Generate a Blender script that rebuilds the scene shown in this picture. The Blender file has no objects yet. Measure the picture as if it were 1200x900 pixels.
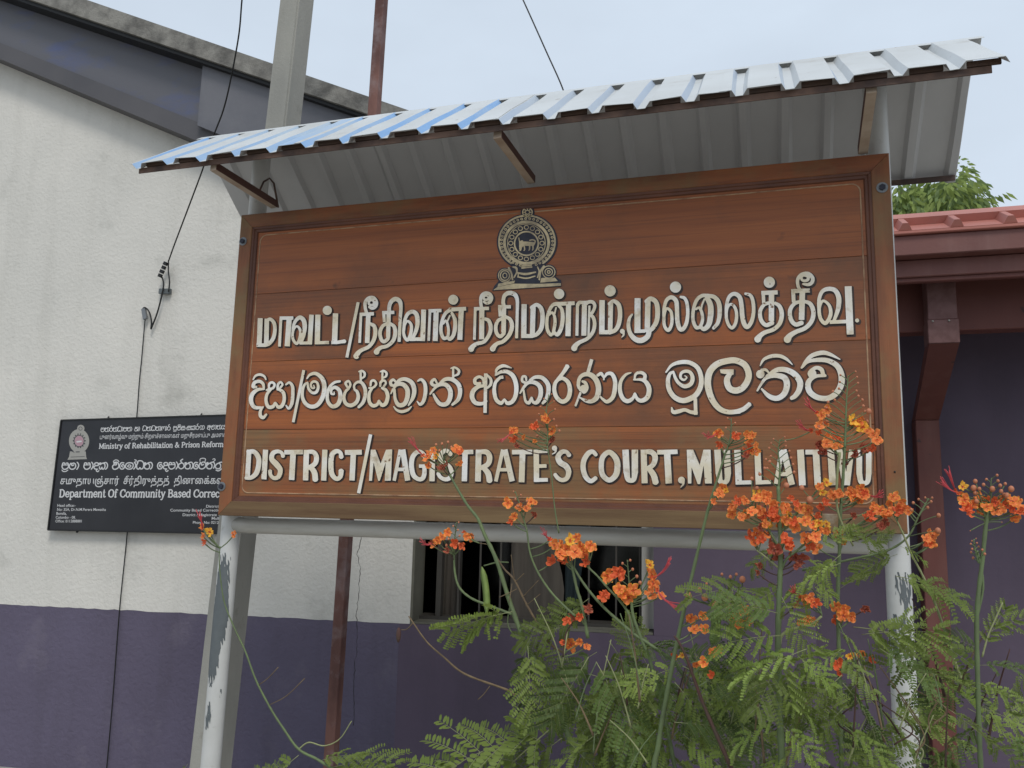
import bpy, bmesh, math, random
import numpy as np
from mathutils import Vector, Matrix
random.seed(7)
SC = bpy.context.scene
COL = SC.collection
R = math.radians

# ------------------------------------------------------------------ camera
FPX = 972.0                      # focal length in photo pixels (1200 wide)
EYE = 1.55
def _n(v):
    v = np.array(v, float); return v / np.linalg.norm(v)
_Z = _n((149, 6129, -FPX)); _X = _n((3176, 77, FPX)); _X = _n(_X - _Z * _X.dot(_Z)); _Y = np.cross(_Z, _X)
CR = np.array([_X, _Y, _Z])
cam_d = bpy.data.cameras.new('camera'); cam = bpy.data.objects.new('camera', cam_d); COL.objects.link(cam)
m = Matrix([list(CR[i]) + [0] for i in range(3)] + [[0, 0, 0, 1]])
cam.matrix_world = Matrix.Translation((0, 0, EYE)) @ m
cam_d.sensor_width = 36; cam_d.lens = 36 * FPX / 1200; cam_d.clip_start = 0.05; cam_d.clip_end = 3000
SC.camera = cam
SC.render.resolution_x = 1024; SC.render.resolution_y = 768

# ------------------------------------------------------------------ world, sun, exposure
SUN_EL, SUN_ROT = R(52), R(150)
w = bpy.data.worlds.new('World'); SC.world = w; w.use_nodes = True
nt = w.node_tree; nt.nodes.clear()
out = nt.nodes.new('ShaderNodeOutputWorld'); bg = nt.nodes.new('ShaderNodeBackground')
sky = nt.nodes.new('ShaderNodeTexSky'); sky.sky_type = 'NISHITA'; sky.sun_disc = False
sky.sun_elevation = SUN_EL; sky.sun_rotation = SUN_ROT; sky.air_density = 1.0; sky.dust_density = 3.0; sky.ozone_density = 1.0
hsv = nt.nodes.new('ShaderNodeHueSaturation'); hsv.inputs['Saturation'].default_value = 0.35
nt.links.new(sky.outputs[0], hsv.inputs['Color'])
tc = nt.nodes.new('ShaderNodeTexCoord'); nz = nt.nodes.new('ShaderNodeTexNoise')
nz.inputs['Scale'].default_value = 2.2; nz.inputs['Detail'].default_value = 5; nz.inputs['Roughness'].default_value = .5
mp = nt.nodes.new('ShaderNodeMapping'); mp.inputs['Scale'].default_value = (1, 1, 2.4)
nt.links.new(tc.outputs['Generated'], mp.inputs[0]); nt.links.new(mp.outputs[0], nz.inputs['Vector'])
rp = nt.nodes.new('ShaderNodeValToRGB'); rp.color_ramp.elements[0].position = .35; rp.color_ramp.elements[1].position = .75
nt.links.new(nz.outputs[0], rp.inputs[0])
cl = nt.nodes.new('ShaderNodeMixRGB'); cl.inputs[2].default_value = (6.2, 7.15, 8.3, 1)
mu = nt.nodes.new('ShaderNodeMath'); mu.operation = 'MULTIPLY_ADD'; mu.inputs[1].default_value = .22; mu.inputs[2].default_value = .72
nt.links.new(rp.outputs[0], mu.inputs[0]); nt.links.new(mu.outputs[0], cl.inputs[0]); nt.links.new(hsv.outputs[0], cl.inputs[1])
nt.links.new(cl.outputs[0], bg.inputs[0]); bg.inputs[1].default_value = 0.10
nt.links.new(bg.outputs[0], out.inputs[0])
sun_d = bpy.data.lights.new('sun', 'SUN'); sun = bpy.data.objects.new('sun', sun_d); COL.objects.link(sun)
sun_d.energy = 1.25; sun_d.angle = R(16); sun_d.color = (1, .96, .9)
# sun_rotation is measured clockwise from +Y
sd = Vector((math.sin(SUN_ROT) * math.cos(SUN_EL), math.cos(SUN_ROT) * math.cos(SUN_EL), math.sin(SUN_EL)))
sun.rotation_euler = sd.to_track_quat('Z', 'Y').to_euler(); sun.location = (0, 0, 12)
SC.view_settings.view_transform = 'Standard'; SC.view_settings.look = 'None'
SC.view_settings.exposure = 0.2; SC.view_settings.gamma = 1.0

# ------------------------------------------------------------------ geometry of the place
YB = 2.774                       # front face of the board
def ray(px, py):
    return CR @ np.array([px - 600, 450 - py, -FPX])
def U(px, py, Y):
    """point of the vertical plane y = Y seen at photo pixel (px, py)"""
    r = ray(px, py); k = Y / r[1]
    return Vector((r[0] * k, Y, EYE + r[2] * k))
_wd = ray(-5100, 527 + .0243 * (-5100 + 2576)); WD = Vector((-_wd[0], -_wd[1], 0)).normalized()   # along the left wall, to the right
WN = Vector((WD.y, -WD.x, 0))                                   # wall normal, towards the camera
WP = U(480, 731, 4.45)
def Wl(px, py, off=0.0):
    """point on the left building's wall plane (moved off metres towards the street)"""
    r = Vector(ray(px, py)); p0 = Vector((0, 0, EYE)); q = WP + WN * off
    k = (q - p0).dot(WN) / r.dot(WN); return p0 + r * k
def wall_pt(s, z, off=0.0):
    p = WP + WD * s + WN * off; return Vector((p.x, p.y, z))
def wall_sz(p):
    return (p - WP).dot(WD), p.z

# ------------------------------------------------------------------ helpers
def tag(o, label=None, cat=None, group=None, kind=None):
    if label: o['label'] = label
    if cat: o['category'] = cat
    if group: o['group'] = group
    if kind: o['kind'] = kind
    return o
def empty(name, loc=(0, 0, 0)):
    o = bpy.data.objects.new(name, None); COL.objects.link(o); o.location = loc; o.empty_display_size = .1; return o
def link(name, me, parent=None):
    o = bpy.data.objects.new(name, me); COL.objects.link(o)
    if parent is not None:
        o.parent = parent
        if parent.type == 'EMPTY': o.matrix_parent_inverse = Matrix.Translation(-parent.location)
    return o
def mesh(name, verts, faces, mats, parent=None, mi=None, smooth=False):
    me = bpy.data.meshes.new(name); me.from_pydata([tuple(v) for v in verts], [], faces)
    for mt in (mats if isinstance(mats, (list, tuple)) else [mats]): me.materials.append(mt)
    if mi is not None: me.polygons.foreach_set('material_index', mi)
    if smooth: me.polygons.foreach_set('use_smooth', [True] * len(me.polygons))
    me.update(); return link(name, me, parent)
class MB:
    def __init__(s): s.v = []; s.f = []; s.mi = []; s.sm = []
    def add(s, vs, fs, mi=0, sm=False):
        b = len(s.v); s.v += [Vector(v) for v in vs]; s.f += [tuple(b + i for i in f) for f in fs]; s.mi += [mi] * len(fs); s.sm += [sm] * len(fs)
    def box(s, c, sx, sy, sz, mi=0, ax=None):
        ax = ax or (Vector((1, 0, 0)), Vector((0, 1, 0)), Vector((0, 0, 1)))
        c = Vector(c); vs = []
        for k in (-1, 1):
            for j in (-1, 1):
                for i in (-1, 1): vs.append(c + ax[0] * (i * sx / 2) + ax[1] * (j * sy / 2) + ax[2] * (k * sz / 2))
        s.add(vs, [(0, 2, 3, 1), (4, 5, 7, 6), (0, 1, 5, 4), (2, 6, 7, 3), (0, 4, 6, 2), (1, 3, 7, 5)], mi)
    def prism(s, ring, off, mi=0):
        """closed ring of points pushed along the vector off"""
        n = len(ring); off = Vector(off); vs = [Vector(p) for p in ring] + [Vector(p) + off for p in ring]
        fs = [tuple(range(n))[::-1], tuple(range(n, 2 * n))] + [(i, (i + 1) % n, n + (i + 1) % n, n + i) for i in range(n)]
        s.add(vs, fs, mi)
    def tube(s, pts, rad, n=8, mi=0, cap=True, sm=True):
        pts = [Vector(p) for p in pts]; rr = rad if isinstance(rad, (list, tuple)) else [rad] * len(pts)
        vs = []; fs = []; up = None
        for i, p in enumerate(pts):
            d = (pts[min(i + 1, len(pts) - 1)] - pts[max(i - 1, 0)])
            d = d.normalized() if d.length > 1e-9 else Vector((0, 0, 1))
            if up is None:
                a = Vector((0, 0, 1)) if abs(d.z) < .9 else Vector((1, 0, 0)); up = d.cross(a).normalized()
            up = (up - d * up.dot(d)).normalized(); q = d.cross(up)
            for k in range(n):
                t = 2 * math.pi * k / n + math.pi / n; vs.append(p + (up * math.cos(t) + q * math.sin(t)) * rr[i])
        for i in range(len(pts) - 1):
            for k in range(n):
                a = i * n + k; b = i * n + (k + 1) % n; fs.append((a, b, b + n, a + n))
        if cap: fs += [tuple(range(n))[::-1], tuple(range((len(pts) - 1) * n, len(pts) * n))]
        s.add(vs, fs, mi, sm)
    def bar(s, a, b, wx, wy, mi=0, up=None):
        """rectangular bar from a to b"""
        a = Vector(a); b = Vector(b); d = (b - a).normalized(); up = Vector(up) if up else (Vector((0, 0, 1)) if abs(d.z) < .9 else Vector((0, 1, 0)))
        sx = d.cross(up).normalized(); sy = sx.cross(d).normalized()
        s.box((a + b) / 2, wx, wy, (b - a).length, mi, (sx, sy, d))
    def ball(s, c, r, mi=0, n=8, m=6):
        c = Vector(c); r = r if isinstance(r, (tuple, list)) else (r, r, r)
        vs = [c + Vector((0, 0, r[2]))]; fs = []
        for j in range(1, m):
            t = math.pi * j / m
            for k in range(n):
                a = 2 * math.pi * k / n; vs.append(c + Vector((r[0] * math.sin(t) * math.cos(a), r[1] * math.sin(t) * math.sin(a), r[2] * math.cos(t))))
        vs.append(c - Vector((0, 0, r[2]))); L = len(vs) - 1
        for k in range(n): fs.append((0, 1 + k, 1 + (k + 1) % n)); fs.append((L, 1 + (m - 2) * n + (k + 1) % n, 1 + (m - 2) * n + k))
        for j in range(m - 2):
            for k in range(n): a = 1 + j * n + k; b = 1 + j * n + (k + 1) % n; fs.append((a, a + n, b + n, b))
        s.add(vs, fs, mi, True)
    def me(s, name, mats):
        me = bpy.data.meshes.new(name); me.from_pydata([tuple(v) for v in s.v], [], s.f)
        for mt in (mats if isinstance(mats, (list, tuple)) else [mats]): me.materials.append(mt)
        me.polygons.foreach_set('material_index', s.mi); me.polygons.foreach_set('use_smooth', s.sm); me.update(); return me
    def build(s, name, mats, parent=None): return link(name, s.me(name, mats), parent)
def bevel(o, wd=.003, seg=2):
    md = o.modifiers.new('bevel', 'BEVEL'); md.width = wd; md.segments = seg; md.limit_method = 'ANGLE'; md.angle_limit = R(35); return o

# ------------------------------------------------------------------ materials
def mat(name, col, rough=.7, metal=0.0, col2=None, scale=5.0, stretch=(1, 1, 1), detail=6, lo=.35, hi=.7,
        bump=0.0, bscale=40.0, bdist=.01, col3=None, scale3=2.0, lo3=.55, hi3=.7, spec=.4, rand=0.0, coat=0.0, bstretch=None, trans=0.0, spot=None, spots=12.0, slo=.66, shi=.70, streak=None, bvor=False):
    mt = bpy.data.materials.new(name); mt.use_nodes = True; nt = mt.node_tree; N = nt.nodes; L = nt.links
    b = N['Principled BSDF']; b.inputs['Roughness'].default_value = rough; b.inputs['Metallic'].default_value = metal
    b.inputs['Specular IOR Level'].default_value = spec
    if coat: b.inputs['Coat Weight'].default_value = coat; b.inputs['Coat Roughness'].default_value = .25
    tc = N.new('ShaderNodeTexCoord')
    def noise(sc, st, det=6, ro=.6):
        mp = N.new('ShaderNodeMapping'); mp.inputs['Scale'].default_value = st; L.new(tc.outputs['Object'], mp.inputs[0])
        n = N.new('ShaderNodeTexNoise'); n.inputs['Scale'].default_value = sc; n.inputs['Detail'].default_value = det; n.inputs['Roughness'].default_value = ro
        L.new(mp.outputs[0], n.inputs['Vector'])
        if rand:
            oi = N.new('ShaderNodeObjectInfo'); ad = N.new('ShaderNodeVectorMath'); ad.operation = 'SCALE'; ad.inputs['Scale'].default_value = 37.0
            cb = N.new('ShaderNodeCombineXYZ')
            for k in range(3): L.new(oi.outputs['Random'], cb.inputs[k])
            L.new(cb.outputs[0], ad.inputs[0]); L.new(ad.outputs[0], mp.inputs['Location'])
        return n
    def ramp(n, lo, hi):
        r = N.new('ShaderNodeMapRange'); r.inputs['From Min'].default_value = lo; r.inputs['From Max'].default_value = hi; L.new(n.outputs[0], r.inputs[0]); return r
    cur = None
    if col2:
        mx = N.new('ShaderNodeMixRGB'); mx.inputs[1].default_value = (*col, 1); mx.inputs[2].default_value = (*col2, 1)
        L.new(ramp(noise(scale, stretch, detail), lo, hi).outputs[0], mx.inputs[0]); cur = mx.outputs[0]
    if col3:
        m3 = N.new('ShaderNodeMixRGB'); m3.inputs[2].default_value = (*col3, 1)
        if cur: L.new(cur, m3.inputs[1])
        else: m3.inputs[1].default_value = (*col, 1)
        r3 = ramp(noise(scale3, (1, 1, 1), 8, .65), lo3, hi3); L.new(r3.outputs[0], m3.inputs[0]); cur = m3.outputs[0]
    def over(col_, fac):
        m_ = N.new('ShaderNodeMixRGB'); m_.inputs[2].default_value = (*col_, 1)
        if cur: L.new(cur, m_.inputs[1])
        else: m_.inputs[1].default_value = (*col, 1)
        L.new(fac, m_.inputs[0]); return m_.outputs[0]
    if spot: cur = over(spot, ramp(noise(spots, (1, 1, 1), 3, .5), slo, shi).outputs[0])
    if streak:
        q = N.new('ShaderNodeMath'); q.operation = 'MULTIPLY'; q.inputs[1].default_value = streak[1]
        L.new(ramp(noise(streak[2], streak[3], 8, .6), streak[4], streak[5]).outputs[0], q.inputs[0]); cur = over(streak[0], q.outputs[0])
    if rand:
        oi = N.new('ShaderNodeObjectInfo'); h = N.new('ShaderNodeHueSaturation')
        r = N.new('ShaderNodeMapRange'); r.inputs['To Min'].default_value = 1 - rand; r.inputs['To Max'].default_value = 1 + rand; L.new(oi.outputs['Random'], r.inputs[0]); L.new(r.outputs[0], h.inputs['Value'])
        if cur: L.new(cur, h.inputs['Color'])
        else: h.inputs['Color'].default_value = (*col, 1)
        cur = h.outputs[0]
    if cur: L.new(cur, b.inputs['Base Color'])
    else: b.inputs['Base Color'].default_value = (*col, 1)
    if bump:
        if bvor:
            n = N.new('ShaderNodeTexNoise'); n.inputs['Scale'].default_value = bscale; n.inputs['Detail'].default_value = 3; n.inputs['Distortion'].default_value = .4
            L.new(tc.outputs['Object'], n.inputs['Vector'])
        else: n = noise(bscale, bstretch or (1, 1, 1), 4)
        bp = N.new('ShaderNodeBump'); bp.inputs['Strength'].default_value = bump; bp.inputs['Distance'].default_value = bdist
        L.new(n.outputs[0], bp.inputs['Height']); L.new(bp.outputs[0], b.inputs['Normal'])
    if trans:
        tr = N.new('ShaderNodeBsdfTranslucent'); ms = N.new('ShaderNodeMixShader'); ms.inputs[0].default_value = trans
        if cur: L.new(cur, tr.inputs[0])
        else: tr.inputs[0].default_value = (*col, 1)
        L.new(b.outputs[0], ms.inputs[1]); L.new(tr.outputs[0], ms.inputs[2]); L.new(ms.outputs[0], N['Material Output'].inputs[0])
    return mt
M = {}
M['wood'] = mat('varnished wood', (.345, .104, .027), .38, col2=(.22, .064, .019), scale=2.2, stretch=(.4, 1, 10), detail=12, lo=.36, hi=.70, bump=.3, bscale=9, bstretch=(.6, 1, 40), bdist=.002,
                col3=(.15, .062, .028), scale3=1.5, lo3=.44, hi3=.68, rand=.08, spot=(.06, .03, .018), spots=9, slo=.69, shi=.78, streak=((.08, .03, .016), .5, 6, (.25, 1, 26), .50, .74), spec=.4)
M['woodlow'] = mat('stained varnished wood', (.335, .108, .032), .40, col2=(.20, .066, .023), scale=2.2, stretch=(.4, 1, 10), detail=12, lo=.36, hi=.70, bump=.3, bscale=9, bstretch=(.6, 1, 40), bdist=.002,
                col3=(.20, .135, .06), scale3=2.6, lo3=.42, hi3=.66, spot=(.06, .03, .018), spots=9, slo=.72, shi=.80, streak=((.09, .04, .02), .6, 6, (.25, 1, 26), .48, .72))
M['woodframe'] = mat('frame wood', (.26, .085, .030), .45, col2=(.14, .045, .02), scale=4.0, stretch=(.7, 1, 7), lo=.38, hi=.68, bump=.3, bscale=9, bstretch=(.6, 1, 30), bdist=.002,
                col3=(.17, .105, .045), scale3=3.0, lo3=.46, hi3=.66, rand=.08)
M['woodstile'] = mat('stile wood', (.28, .098, .036), .5, col2=(.17, .06, .025), scale=4.0, stretch=(7, 1, .7), lo=.38, hi=.68, bump=.3, bscale=9, bstretch=(30, 1, .6), bdist=.002,
                col3=(.22, .135, .055), scale3=3.0, lo3=.46, hi3=.66, rand=.08)
M['woodgrey'] = mat('weathered bottom rail', (.19, .12, .055), .65, col2=(.12, .065, .03), scale=3.0, stretch=(.7, 1, 9), lo=.38, hi=.68, bump=.4, bscale=9, bstretch=(.6, 1, 30), bdist=.002,
                col3=(.40, .37, .31), scale3=1.7, lo3=.55, hi3=.64)
M['mould'] = mat('dark moulding', (.15, .055, .028), .45, col2=(.08, .03, .018), scale=5, bump=.2)
M['bead'] = mat('pale routed line', (.42, .27, .16), .7, col2=(.27, .14, .08), scale=18, lo=.42, hi=.62, bump=.3)
M['letter'] = mat('cream letter paint', (.70, .62, .46), .45, col2=(.80, .78, .74), scale=9, lo=.42, hi=.66, col3=(.36, .27, .15), scale3=22, lo3=.55, hi3=.78, spot=(.22, .13, .07), spots=60, slo=.68, shi=.74, bump=.3, bscale=140, bdist=.001, rand=.05)
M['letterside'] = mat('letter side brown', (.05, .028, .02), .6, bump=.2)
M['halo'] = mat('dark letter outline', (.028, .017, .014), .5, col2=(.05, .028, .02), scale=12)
M['navy'] = mat('navy paint', (.016, .016, .03), .45, col2=(.03, .03, .045), scale=30)
M['gold'] = mat('gold paint', (.68, .55, .33), .5, col2=(.36, .29, .19), scale=22, lo=.4, hi=.65, bump=.2, bscale=120, bdist=.001)
M['silver'] = mat('aged silver paint', (.34, .33, .30), .5)
M['plaster'] = mat('white plaster', (.68, .655, .60), .9, col2=(.58, .565, .52), scale=1.1, lo=.35, hi=.7, bump=.55, bscale=48, bdist=.008, bvor=True, col3=(.42, .41, .37), scale3=2.2, lo3=.58, hi3=.82, spec=.2, spot=(.30, .29, .26), spots=60, slo=.74, shi=.80, streak=((.40, .385, .34), .28, 2.2, (2.6, 2.6, .28), .50, .78))
M['purple'] = mat('purple dado paint', (.12, .104, .155), .75, col2=(.10, .085, .125), scale=1.3, bump=.7, bscale=36, bdist=.007, bvor=True, col3=(.16, .14, .18), scale3=3, lo3=.56, hi3=.8, spec=.3, streak=((.075, .065, .085), .5, 2.2, (2.6, 2.6, .3), .48, .78))
M['purplesm'] = mat('smooth purple paint', (.118, .09, .128), .7, col2=(.088, .068, .10), scale=1.2, streak=((.07, .055, .075), .5, 2, (2.6, 2.6, .3), .48, .78), bump=.35, bscale=30, bdist=.003, bvor=True, spec=.3)
M['bargegrey'] = mat('slate grey barge board', (.12, .122, .14), .5, col2=(.15, .15, .165), scale=1.6, lo=.4, hi=.6, bump=.1)
M['bargeblue'] = mat('blue grey flashing', (.115, .115, .13), .5, col2=(.085, .105, .21), scale=1.5, stretch=(1, 1, 2.2), detail=10, lo=.53, hi=.68, bump=.1)
M['flange'] = mat('dark grey flange', (.075, .073, .08), .55, col2=(.10, .095, .10), scale=2)
M['conc'] = mat('old concrete', (.26, .25, .225), .9, col2=(.13, .125, .115), scale=9, lo=.4, hi=.66, bump=.8, bscale=50, bdist=.006, col3=(.10, .10, .09), scale3=7, lo3=.58, hi3=.75, spec=.2)
M['pole'] = mat('concrete pole', (.36, .35, .31), .9, col2=(.27, .265, .24), scale=3.5, stretch=(1, 1, .35), bump=.5, bscale=70, bdist=.004, col3=(.20, .195, .165), scale3=9, lo3=.6, hi3=.8, spec=.2)
M['poleshade'] = mat('concrete pole', (.20, .19, .14), .9, col2=(.15, .145, .11), scale=3.5, bump=.5, bscale=70, bdist=.004)  # darker olive copy of the pole concrete, shade put into the colour
M['rust'] = mat('rusty red oxide steel', (.20, .095, .075), .7, col2=(.10, .045, .038), scale=5, stretch=(1, 1, .5), lo=.4, hi=.62, bump=.4, bscale=60, bdist=.002, col3=(.30, .24, .24), scale3=3.5, lo3=.5, hi3=.7)
M['sheet'] = mat('pale coated roofing sheet', (.58, .60, .60), .42, metal=.0, col2=(.50, .51, .50), scale=2.2, bump=.05, bscale=5, col3=(.40, .38, .34), scale3=6, lo3=.56, hi3=.8, spec=.5, spot=(.16, .09, .05), spots=30, slo=.72, shi=.76)
M['sheetweb'] = mat('grey rib side', (.44, .50, .57), .4, col2=(.36, .44, .56), scale=2, spec=.5)
M['sheetblue'] = mat('blue rib side', (.22, .40, .68), .4, col2=(.42, .52, .62), scale=1.1, lo=.45, hi=.62, spec=.5)
M['sheetunder'] = mat('grey underside coating', (.58, .58, .58), .55, col2=(.52, .52, .52), scale=3, spec=.4)
M['angle'] = mat('rusty angle iron', (.15, .09, .065), .75, col2=(.065, .042, .035), scale=9, lo=.4, hi=.6, bump=.5, bscale=70, bdist=.002)
M['brace'] = mat('paint stained brace', (.52, .44, .35), .7, col2=(.36, .27, .20), scale=9, bump=.3)
M['filler'] = mat('dark timber filler', (.085, .05, .035), .85, col2=(.05, .033, .026), scale=14, bump=.4)
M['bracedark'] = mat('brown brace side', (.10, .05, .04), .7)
M['pipe'] = mat('white pipe paint', (.60, .60, .58), .4, col2=(.52, .52, .49), scale=6, bump=.1, bscale=20, col3=(.33, .32, .28), scale3=14, lo3=.62, hi3=.8)
M['greypipe'] = mat('grimy grey pipe', (.56, .54, .49), .5, col2=(.34, .32, .27), scale=3, stretch=(.4, 1, 3), lo=.42, hi=.68, bump=.1)
M['black'] = mat('black rubber', (.012, .012, .012), .5)
M['signface'] = mat('black sign face', (.013, .013, .016), .28, col2=(.026, .026, .03), scale=3, spec=.5)
M['signtext'] = mat('white sign print', (.60, .60, .60), .5)
M['signpink'] = mat('pink print', (.42, .26, .30), .5)
M['interior'] = mat('dark window glass', (.006, .007, .008), .12, spec=.6)  # lining behind the window opening; the unlit room's darkness is put into its colour
M['winframe'] = mat('grey window frame', (.06, .056, .048), .6, col2=(.045, .04, .035), scale=6)
M['winboard'] = mat('old brown curtain', (.085, .075, .062), .9, col2=(.055, .047, .04), scale=4, stretch=(8, 8, .4))
M['curtain'] = mat('dark teal curtain', (.012, .022, .026), .9)
M['whitecurtain'] = mat('white curtain', (.40, .39, .36), .8)
M['reveal'] = mat('olive grey reveal', (.17, .165, .13), .85, col2=(.12, .115, .09), scale=5, bump=.3)
M['dustred'] = mat('dusty maroon', (.17, .07, .06), .6)
M['terra'] = mat('terracotta roof paint', (.46, .17, .13), .55, col2=(.38, .14, .11), scale=3, bump=.1, col3=(.42, .20, .16), scale3=6, lo3=.6, hi3=.8)
M['maroon'] = mat('maroon fascia paint', (.19, .075, .062), .55, col2=(.15, .06, .052), scale=2.5, bump=.1, streak=((.26, .15, .13), .35, 3, (3, 3, .5), .5, .75))
M['maroond'] = mat('maroon timber', (.15, .05, .04), .6, col2=(.12, .042, .036), scale=3, bump=.3, bscale=25, bdist=.003, streak=((.22, .11, .09), .35, 3, (3, 3, .5), .5, .75), spot=(.06, .03, .03), spots=20, slo=.68, shi=.75)
M['cap'] = mat('painted steel cap', (.17, .085, .08), .6, col2=(.13, .06, .055), scale=22, lo=.4, hi=.6)
M['grey'] = mat('galvanised grey', (.22, .23, .24), .5, metal=.5)
M['worn'] = mat('exposed grey undercoat', (.13, .145, .15), .6, col2=(.10, .115, .12), scale=15)
M['asph'] = mat('bare sandy earth', (.36, .34, .30), .95, col2=(.29, .27, .24), scale=1.3, bump=.8, bscale=12, bdist=.02)
M['leaf'] = mat('leaf green', (.19, .25, .055), .6, rand=.34, trans=.3, spec=.35)
M['leafy'] = mat('young leaf green', (.25, .34, .075), .6, rand=.2, trans=.35, spec=.35)
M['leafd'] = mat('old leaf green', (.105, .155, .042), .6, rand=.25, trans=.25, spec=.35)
M['rachis'] = mat('pale leaf stalk', (.26, .28, .13), .6)
M['stem'] = mat('green stem', (.14, .19, .08), .6, col2=(.10, .13, .06), scale=20)
M['twig'] = mat('dry brown twig', (.20, .145, .08), .8, col2=(.12, .08, .05), scale=30)
M['redstem'] = mat('reddish stem', (.085, .035, .03), .7, col2=(.06, .045, .03), scale=30)
M['bud'] = mat('orange bud', (.55, .20, .10), .5, rand=.15)
M['pod'] = mat('green pod', (.22, .30, .08), .5, col2=(.16, .23, .06), scale=30)
M['stamen'] = mat('red stamen', (.55, .07, .08), .5)
M['trunk'] = mat('bark', (.12, .09, .06), .9, bump=.6, bscale=30)
# ------------------------------------------------------------------ carved lettering
def cat(pts, sub=6):
    """Catmull-Rom through rows (x, y, w)"""
    P = np.array(pts, float)
    if len(P) < 3: return P
    closed = np.allclose(P[0, :2], P[-1, :2]) and len(P) > 3
    if closed: Q = np.vstack([P[-2], P, P[1]])
    else: Q = np.vstack([2 * P[0] - P[1], P, 2 * P[-1] - P[-2]])
    o = []
    for i in range(1, len(Q) - 2):
        a, b, c, d = Q[i - 1], Q[i], Q[i + 1], Q[i + 2]
        for k in range(sub):
            t = k / sub; o.append(.5 * ((2 * b) + (c - a) * t + (2 * a - 5 * b + 4 * c - d) * t * t + (3 * b - a - 3 * c + d) * t ** 3))
    o.append(P[-1]); o = np.array(o); o[:, 2] = np.maximum(o[:, 2], 1); return o
def parse(s, sc=1.0, ox=0.0, oy=0.0):
    """'c30 x,y[,w] x,y ..|l50 x,y x,y|p x,y ..|d x,y,r' -> shapes in photo pixels"""
    res = []
    for it in s.split('|'):
        tk = it.split()
        if not tk: continue
        k = tk[0][0]; w0 = float(tk[0][1:] or 30); pts = []; w = w0
        for t in tk[1:]:
            q = [float(a) for a in t.split(',')]
            if len(q) > 2: w = q[2]
            pts.append((ox + q[0] / sc, oy + q[1] / sc, w / sc))
        if k in 'ce': res.append(('s', cat(pts), k == 'e'))
        elif k == 'l': res.append(('s', np.array(pts), True))
        elif k == 'r': res.append(('s', np.array(pts), False))
        elif k == 'p': res.append(('p', np.array(pts)[:, :2], False))
        elif k == 'd': res.append(('d', np.array(pts[0]), False))
    return res
def sdf(shapes, X, Y):
    D = np.full(X.shape, 1e9)
    for k, A, flat in shapes:
        if k == 'd': D = np.minimum(D, np.hypot(X - A[0], Y - A[1]) - A[2] / 1.0)
        elif k == 'p':
            n = len(A); d = np.full(X.shape, 1e9); ins = np.zeros(X.shape, bool)
            for i in range(n):
                a = A[i]; b = A[(i + 1) % n]; e = b - a; L = max(e @ e, 1e-9)
                t = np.clip(((X - a[0]) * e[0] + (Y - a[1]) * e[1]) / L, 0, 1)
                d = np.minimum(d, np.hypot(X - a[0] - t * e[0], Y - a[1] - t * e[1]))
                if a[1] != b[1]:
                    c = ((a[1] > Y) != (b[1] > Y)) & (X < (b[0] - a[0]) * (Y - a[1]) / (b[1] - a[1]) + a[0]); ins ^= c
            D = np.minimum(D, np.where(ins, -d, d))
        else:
            n = len(A) - 1
            for i in range(n):
                a = A[i]; b = A[i + 1]; e = b[:2] - a[:2]; L = math.hypot(*e)
                if L < 1e-6: continue
                u = ((X - a[0]) * e[0] + (Y - a[1]) * e[1]) / L; t = np.clip(u / L, 0, 1)
                if flat and i == 0: t = np.minimum(u / L, t)
                if flat and i == n - 1: t = np.maximum(u / L, t)
                tw = np.clip(t, 0, 1)
                d = np.hypot(X - a[0] - t * e[0], Y - a[1] - t * e[1]) - (a[2] + (b[2] - a[2]) * tw) / 2
                if flat and i == 0: d = np.maximum(d, -u)
                if flat and i == n - 1: d = np.maximum(d, u - L)
                D = np.minimum(D, d)
    return D
def bbox(shapes, pad):
    lo = np.array([1e9, 1e9]); hi = -lo
    for k, A, f in shapes:
        if k == 'd': lo = np.minimum(lo, A[:2] - A[2]); hi = np.maximum(hi, A[:2] + A[2])
        elif k == 'p': lo = np.minimum(lo, A.min(0)); hi = np.maximum(hi, A.max(0))
        else: lo = np.minimum(lo, (A[:, :2] - A[:, 2:] / 2).min(0)); hi = np.maximum(hi, (A[:, :2] + A[:, 2:] / 2).max(0))
    return lo - pad, hi + pad
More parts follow.
